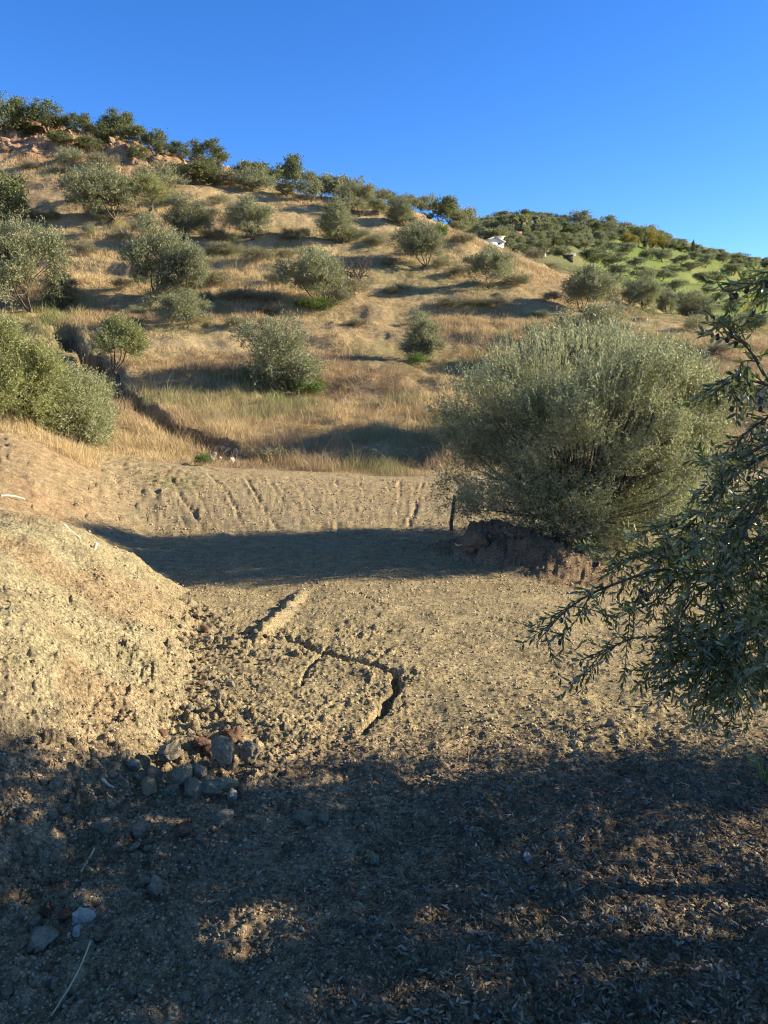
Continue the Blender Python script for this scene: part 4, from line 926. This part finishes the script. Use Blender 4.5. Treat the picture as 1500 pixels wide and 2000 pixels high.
fgr = [
 ('large angular grey rock at the lower left with a flat broken face', 78, 1848, 84, M_ROCK_PALE, (1, .7, .6), .4),
 ('speckled oblong rock lying between red clods at lower left', 160, 1800, 44, M_ROCK_WHITE, (1, .6, .6), .5),
 ('small white stone below the speckled oblong rock', 150, 1824, 28, M_ROCK_WHITE, (1, .7, .5), .4),
 ('dark red clod right of the other at lower left', 126, 1796, 34, M_ROCK_RED, (1, .9, .8), .4),
 ('dark red clod at lower left beside the flat pale stone', 90, 1792, 38, M_ROCK_RED, (1, .9, .8), .4),
 ('flat pale stone above the dark red clods', 104, 1774, 30, M_ROCK_PALE, (1, .7, .4), .4),
 ('smooth rounded pale rock alone in the shade right of the red clods', 302, 1748, 46, M_ROCK_PALE, (.9, .8, .9), .45),
 ('bluish cubic rock in the shade below the stone heap', 272, 1632, 40, M_ROCK_BLUE, (1, .8, .8), .4),
 ('flat bluish slab left of the bluish cubic rock', 198, 1622, 46, M_ROCK_BLUE, (1, .8, .4), .35),
 ('bluish rock high on the shaded bank at left', 104, 1540, 34, M_ROCK_BLUE, (1, .8, .7), .35),
 ('flat half-buried stone by the tip of the long straw', 165, 1858, 44, M_ROCK_GREY, (1, .8, .5), .3),
 ('narrow upright stone near the bottom edge', 254, 1950, 34, M_ROCK_BLUE, (.6, .6, 1), .3),
 ('small square pale stone near the bottom edge', 360, 1956, 22, M_ROCK_PALE, (1, .8, .7), .4),
 ('brownish rock below the flat front rock of the heap', 356, 1632, 44, M_ROCK_RED, (1, .8, .7), .3),
 ('dark rounded rock below the right end of the heap', 430, 1612, 60, M_ROCK_BLUE, (1, .8, .6), .3),
 ('oval grey stone lying alone in the middle foreground', 732, 1692, 32, M_ROCK_PALE, (1, .7, .7), .5),
 ('pale pointed stone in a sunny patch of the foreground', 1028, 1680, 20, M_ROCK_WHITE, (1, .8, 1), .5),
 ('pale stone at the edge of the foreground shade', 972, 1463, 20, M_ROCK_PALE, (1, .8, .6), .5),
 ('blue-grey stone at the lower right in the leaf litter', 1318, 1882, 30, M_ROCK_BLUE, (1, .8, .8), .4),
 ('half-buried grey boulder in the shade right of the heap', 592, 1604, 50, M_ROCK_GREY, (1, .8, .5), .2),
 ('half-buried grey stone touching the half-buried boulder', 632, 1602, 36, M_ROCK_GREY, (1, .8, .5), .2),
 ('small blue-grey stone on the shaded soil left of the long straw', 22, 1615, 24, M_ROCK_BLUE, (1, .8, .6), .4),
 ('pale stone lower on the shaded bank at left', 62, 1450, 22, M_ROCK_TAN, (1, .8, .6), .4)]
for i, (lb, u, v, wp, mt, sq, lf) in enumerate(fgr): put_rock(lb, u, v, wp, mt, 640+i, name='stone', sq=sq, lift=lf, cat='stone')
# strewn stones
def proto_rocks(mat, s0, sq=(1, .85, .65)): return [rock_mesh('strewn_stone', s0+i, mat, 2, sq, 9, .1) for i in range(3)]
kinds = [(proto_rocks(M_ROCK_TAN, 700), 'small tan stone strewn along the foot of the pale bank', 'tan stones strewn at the bank foot'),
         (proto_rocks(M_ROCK_RED, 710), 'small dark red clod strewn along the foot of the pale bank', 'dark red clods strewn at the bank foot'),
         (proto_rocks(M_ROCK_PALE, 720), 'small whitish stone strewn along the foot of the pale bank', 'whitish stones strewn at the bank foot')]
random.seed(3)
for i in range(240):
    v = random.uniform(1180, 1475); f = (v-1180)/290; u = random.gauss(380+20*f, 28+26*f); u = max(u, 318)
    if random.random() < .22: u = random.uniform(400, 620)
    p = hit(u, v, f=H, y0=1.4, y1=9); s = random.uniform(2.5, 9.0)*(1.7 if random.random() < .15 else .8)*p[1]/1500
    k = kinds[random.choices([0, 1, 2], [.6, .16, .24])[0]]
    o = bpy.data.objects.new('strewn_stone', random.choice(k[0])); C.objects.link(o); o.location = (p[0], p[1], p[2]+s*.25); o.scale = (s, s, s)
    o.rotation_euler = (random.uniform(-.5, .5), random.uniform(-.5, .5), random.uniform(0, 6)); tag(o, k[1], 'stone', k[2])
shade = (proto_rocks(M_ROCK_BLUE, 730)+proto_rocks(M_ROCK_GREY, 740)+proto_rocks(M_ROCK_PALE, 750), 'small grey stone scattered on the shaded foreground soil at left', 'grey stones scattered in the left foreground')
for i in range(170):
    u = random.uniform(0, 1)**1.5*640; v = random.uniform(1480, 1990); p = hit(u, v, f=H, y0=1.2, y1=6); s = (4+14*random.random()**1.8)*p[1]/1500
    if u > 450: s *= .6
    o = bpy.data.objects.new('scattered_stone', random.choice(shade[0])); C.objects.link(o); o.location = (p[0], p[1], p[2]+s*.4); o.scale = (s, s, s*.8)
    o.rotation_euler = (random.uniform(-.5, .5), random.uniform(-.5, .5), random.uniform(0, 6)); tag(o, shade[1], 'stone', shade[2])
# earth clods on the berm
for i, (u, v, wp, lb, sq) in enumerate([(932, 1068, 74, 'large brown earth clod on the left end of the berm', (1, .8, .75)), (1102, 1056, 44, 'dark earth clod in the shade under the big olive', (1, .8, .8))]):
    p = hit(u, v, f=H, y0=7, y1=13); s = wp/2*p[1]/1500; o = link('earth_clod', rock_mesh('earth_clod', 800+i, M_CLOD, 4, sq, 8, .14)); o.location = (p[0], p[1], p[2]+s*.15); o.scale = (s, s, s); tag(o, lb, 'clod')
# sticks on the left bank
def stick(label, p0, p1, rad, mat=M_STICK, name='stick', bend=.04, seed=1):
    rg = np.random.default_rng(seed); P = curve_path(p0, p1, rg, bend, 9); o = link(name, mesh_np(name, *tube(P-P[0], np.linspace(rad, rad*.75, 9), 7), smooth=True), mat); o.location = P[0]; tag(o, label, name.replace('_', ' ')); return o
def on(u, v, dz=.01, y0=1.2, y1=9): q = hit(u, v, f=H, y0=y0, y1=y1); return q+[0, 0, dz]
stick('long bleached stick on the crest of the pale bank', at(124, 1026, 6.3), at(156, 1052, 6.2), .017, seed=2)
stick('short thick bleached stick poking up from the bank crest', at(176, 1084, 6.3), at(188, 1062, 6.3), .020, seed=3)
stick('thin dry stick lying across the far red bank', on(2, 970, .01, 8, 14), on(48, 978, .02, 8, 14), .014, seed=4)
stick('thin root sticking out beside the short bleached stick', at(182, 1088, 6.3), at(206, 1102, 6.2), .007, seed=9)
stick('pale twig on the shaded bank left of the stone heap', on(200, 1526), on(222, 1542), .006, seed=5)
stick('long dry straw stalk slanting up from the lower left corner', on(100, 1985, .0), on(100, 1985, .0)+(at(178, 1836, 1.75)-at(100, 1985, 1.62)), .0026, M_STRAW, 'straw_stalk', .02, 6)
stick('dry bent twig left of the rounded pale rock', on(158, 1710, .01), on(186, 1672, .03), .004, M_STRAW, 'twig', .06, 7)
stick('dry root across the top of the berm clod', on(890, 1062, .05, 7), on(925, 1066, .08, 7), .012, M_STRAW, 'twig', .1, 8)

# ------------------------------------------------------------------ gravel, leaf litter, fallen olives
rg = np.random.default_rng(12)
def bits(n, ufun, size, name, colors, shape=6):
    P = ufun(n); x, y = P[:, 0], P[:, 1]; z = H(x, y); n = len(x); s = size(n, x, y)
    base_ = np.array([(1, 0, 0), (-.5, .87, 0), (-.5, -.87, 0), (.15, .1, .8), (.1, -.1, -.6)])
    T0 = np.array([(0, 1, 3), (1, 2, 3), (2, 0, 3), (1, 0, 4), (2, 1, 4), (0, 2, 4)])
    V = base_[None]*(1+rg.uniform(-.35, .35, (n, 5, 3))); a = rg.uniform(0, 6.28, n); ca, sa = np.cos(a)[:, None], np.sin(a)[:, None]
    Vx = V[..., 0]*ca-V[..., 1]*sa; Vy = V[..., 0]*sa+V[..., 1]*ca; V = np.stack([Vx, Vy, V[..., 2]], -1)*s[:, None, None]
    V += np.stack([x, y, z+s*.2], -1)[:, None, :]
    T = (T0[None]+(np.arange(n)*5)[:, None, None]).reshape(-1, 3)
    cc = np.array(colors)[rg.integers(0, len(colors), n)]*rg.uniform(.7, 1.2, n)[:, None]
    return link(name, mesh_np(name, V.reshape(-1, 3), None, T, col=np.repeat(cc, 6, 0)), M_GRAVEL)
def area(u0, u1, v0, v1):
    def f(n):
        v = rg.uniform(v0, v1, n); u = rg.uniform(u0, u1, n); t_ = np.tan(np.arctan((1000-v)/1500)-PITCH); Y = -1.68/t_
        kx = (u-750)/1500/(math.cos(PITCH)+(1000-v)/1500*math.sin(PITCH))
        for _ in range(3): Y = (Hs(kx*Y, Y)-ZC)/t_
        Y = np.clip(Y, 1.2, 16); return np.stack([kx*Y, Y], -1)
    return f
def sz(lo, hi): return lambda n, x, y: (lo+(hi-lo)*rg.random(n)**3)*np.clip(.55+y*.09, .6, 1.6)
o = bits(34000, area(-30, 1530, 1150, 2060), sz(.0025, .014), 'gravel', [(.40, .33, .22), (.32, .26, .18), (.44, .37, .26), (.24, .20, .15), (.26, .18, .12)]); tag(o, 'loose gravel and crumbs over the bare soil', 'gravel', kind='stuff')
o = bits(7000, area(150, 1300, 935, 1160), sz(.004, .017), 'gravel', [(.40, .31, .19), (.33, .25, .16), (.42, .34, .22)]); tag(o, 'coarse crumbs over the graded platform', 'gravel', kind='stuff')
# litter: narrow curled olive leaves
n = 17000
P = area(300, 1560, 1400, 2060)(n); wgt = sst(.0, 1.0, (P[:, 0]/P[:, 1]+.30)*1.9+.25*fbm(P[:, 0]*3, P[:, 1]*3, 44, 2)); P = P[rg.random(n) < wgt]; n = len(P)
z = H(P[:, 0], P[:, 1]); a = rg.uniform(0, 6.28, n); L = rg.uniform(.013, .034, n); D = unit(np.stack([np.cos(a), np.sin(a), rg.normal(0, .25, n)], -1)); Sd = unit(np.cross(D, [0, 0, 1.0])); Up = np.cross(Sd, D)
roll = rg.normal(0, .5, n)[:, None]; Sd, Up = Sd*np.cos(roll)+Up*np.sin(roll), Up*np.cos(roll)-Sd*np.sin(roll)
Bp = np.stack([P[:, 0], P[:, 1], z+rg.uniform(.003, .014, n)], -1); l = L[:, None]; ww = l*.11; cv = rg.uniform(-.15, .25, n)[:, None]*l
V = np.stack([Bp-D*l*.5, Bp-D*l*.15-Sd*ww+Up*cv*.6, Bp-D*l*.15+Sd*ww+Up*cv*.6, Bp+D*l*.2-Sd*ww+Up*cv*.5, Bp+D*l*.2+Sd*ww+Up*cv*.5, Bp+D*l*.5], 1).reshape(-1, 3)
k = (np.arange(n)*6)[:, None]; Q = k+[1, 3, 4, 2]; T = np.concatenate([k+[0, 1, 2], k+[3, 5, 4]])
cc = np.array([(.11, .085, .06), (.16, .125, .09), (.22, .19, .14), (.07, .055, .045), (.34, .31, .25)])[rg.choice(5, n, p=[.3, .25, .15, .22, .08])]*rg.uniform(.7, 1.2, n)[:, None]
o = link('leaf_litter', mesh_np('leaf_litter', V, Q, T, col=np.concatenate([cc, cc, cc])), M_LITTER); tag(o, 'fallen dry olive leaves scattered over the shaded foreground', 'leaves', kind='stuff')
m2 = solid('fallen_olive', (.17, .17, .20), .5, 60, .6, 1.3, .1, 60, (.28, .27, .26)); me_g = me_f.copy(); me_g.materials.clear(); me_g.materials.append(m2)
random.seed(8)
for i in range(46):
    u = random.uniform(900, 1495); v = random.uniform(1560, 1990)
    if i < 6: u, v = [(1190, 1740), (1098, 1886), (1193, 1800), (1278, 1836), (1384, 1966), (940, 1750)][i]
    p = hitH(u, v, 1.2, 6); o = bpy.data.objects.new('fallen_olive', me_g); C.objects.link(o); o.location = (p[0], p[1], p[2]+.005); o.scale = (.82,)*3; o.rotation_euler = (1.4, random.random(), random.uniform(0, 6))
    tag(o, 'shrivelled fallen olive lying in the leaf litter at lower right', 'olive', 'fallen olives in the leaf litter')
# green blades at the right edge
rg = np.random.default_rng(15); pg = hitH(1492, 1530, 2, 5); tb = []
for k in range(26):
    a = rg.uniform(0, 6.28); L = rg.uniform(.06, .16); tb.append(tube([(0, 0, -.01), (math.cos(a)*L*.25, math.sin(a)*L*.25, L*.6), (math.cos(a)*L*.7, math.sin(a)*L*.7, L*.85)], [.003, .0025, .0008], 4))
v_, q_, t_ = many_tubes(tb); o = link('grass_tuft', mesh_np('grass_tuft', v_, q_, t_), solid('fresh_grass', (.20, .26, .08), .6)); o.location = pg; tag(o, 'small green grass tuft at the right edge under the hanging branches', 'grass tuft')
print('objects', len(bpy.data.objects))
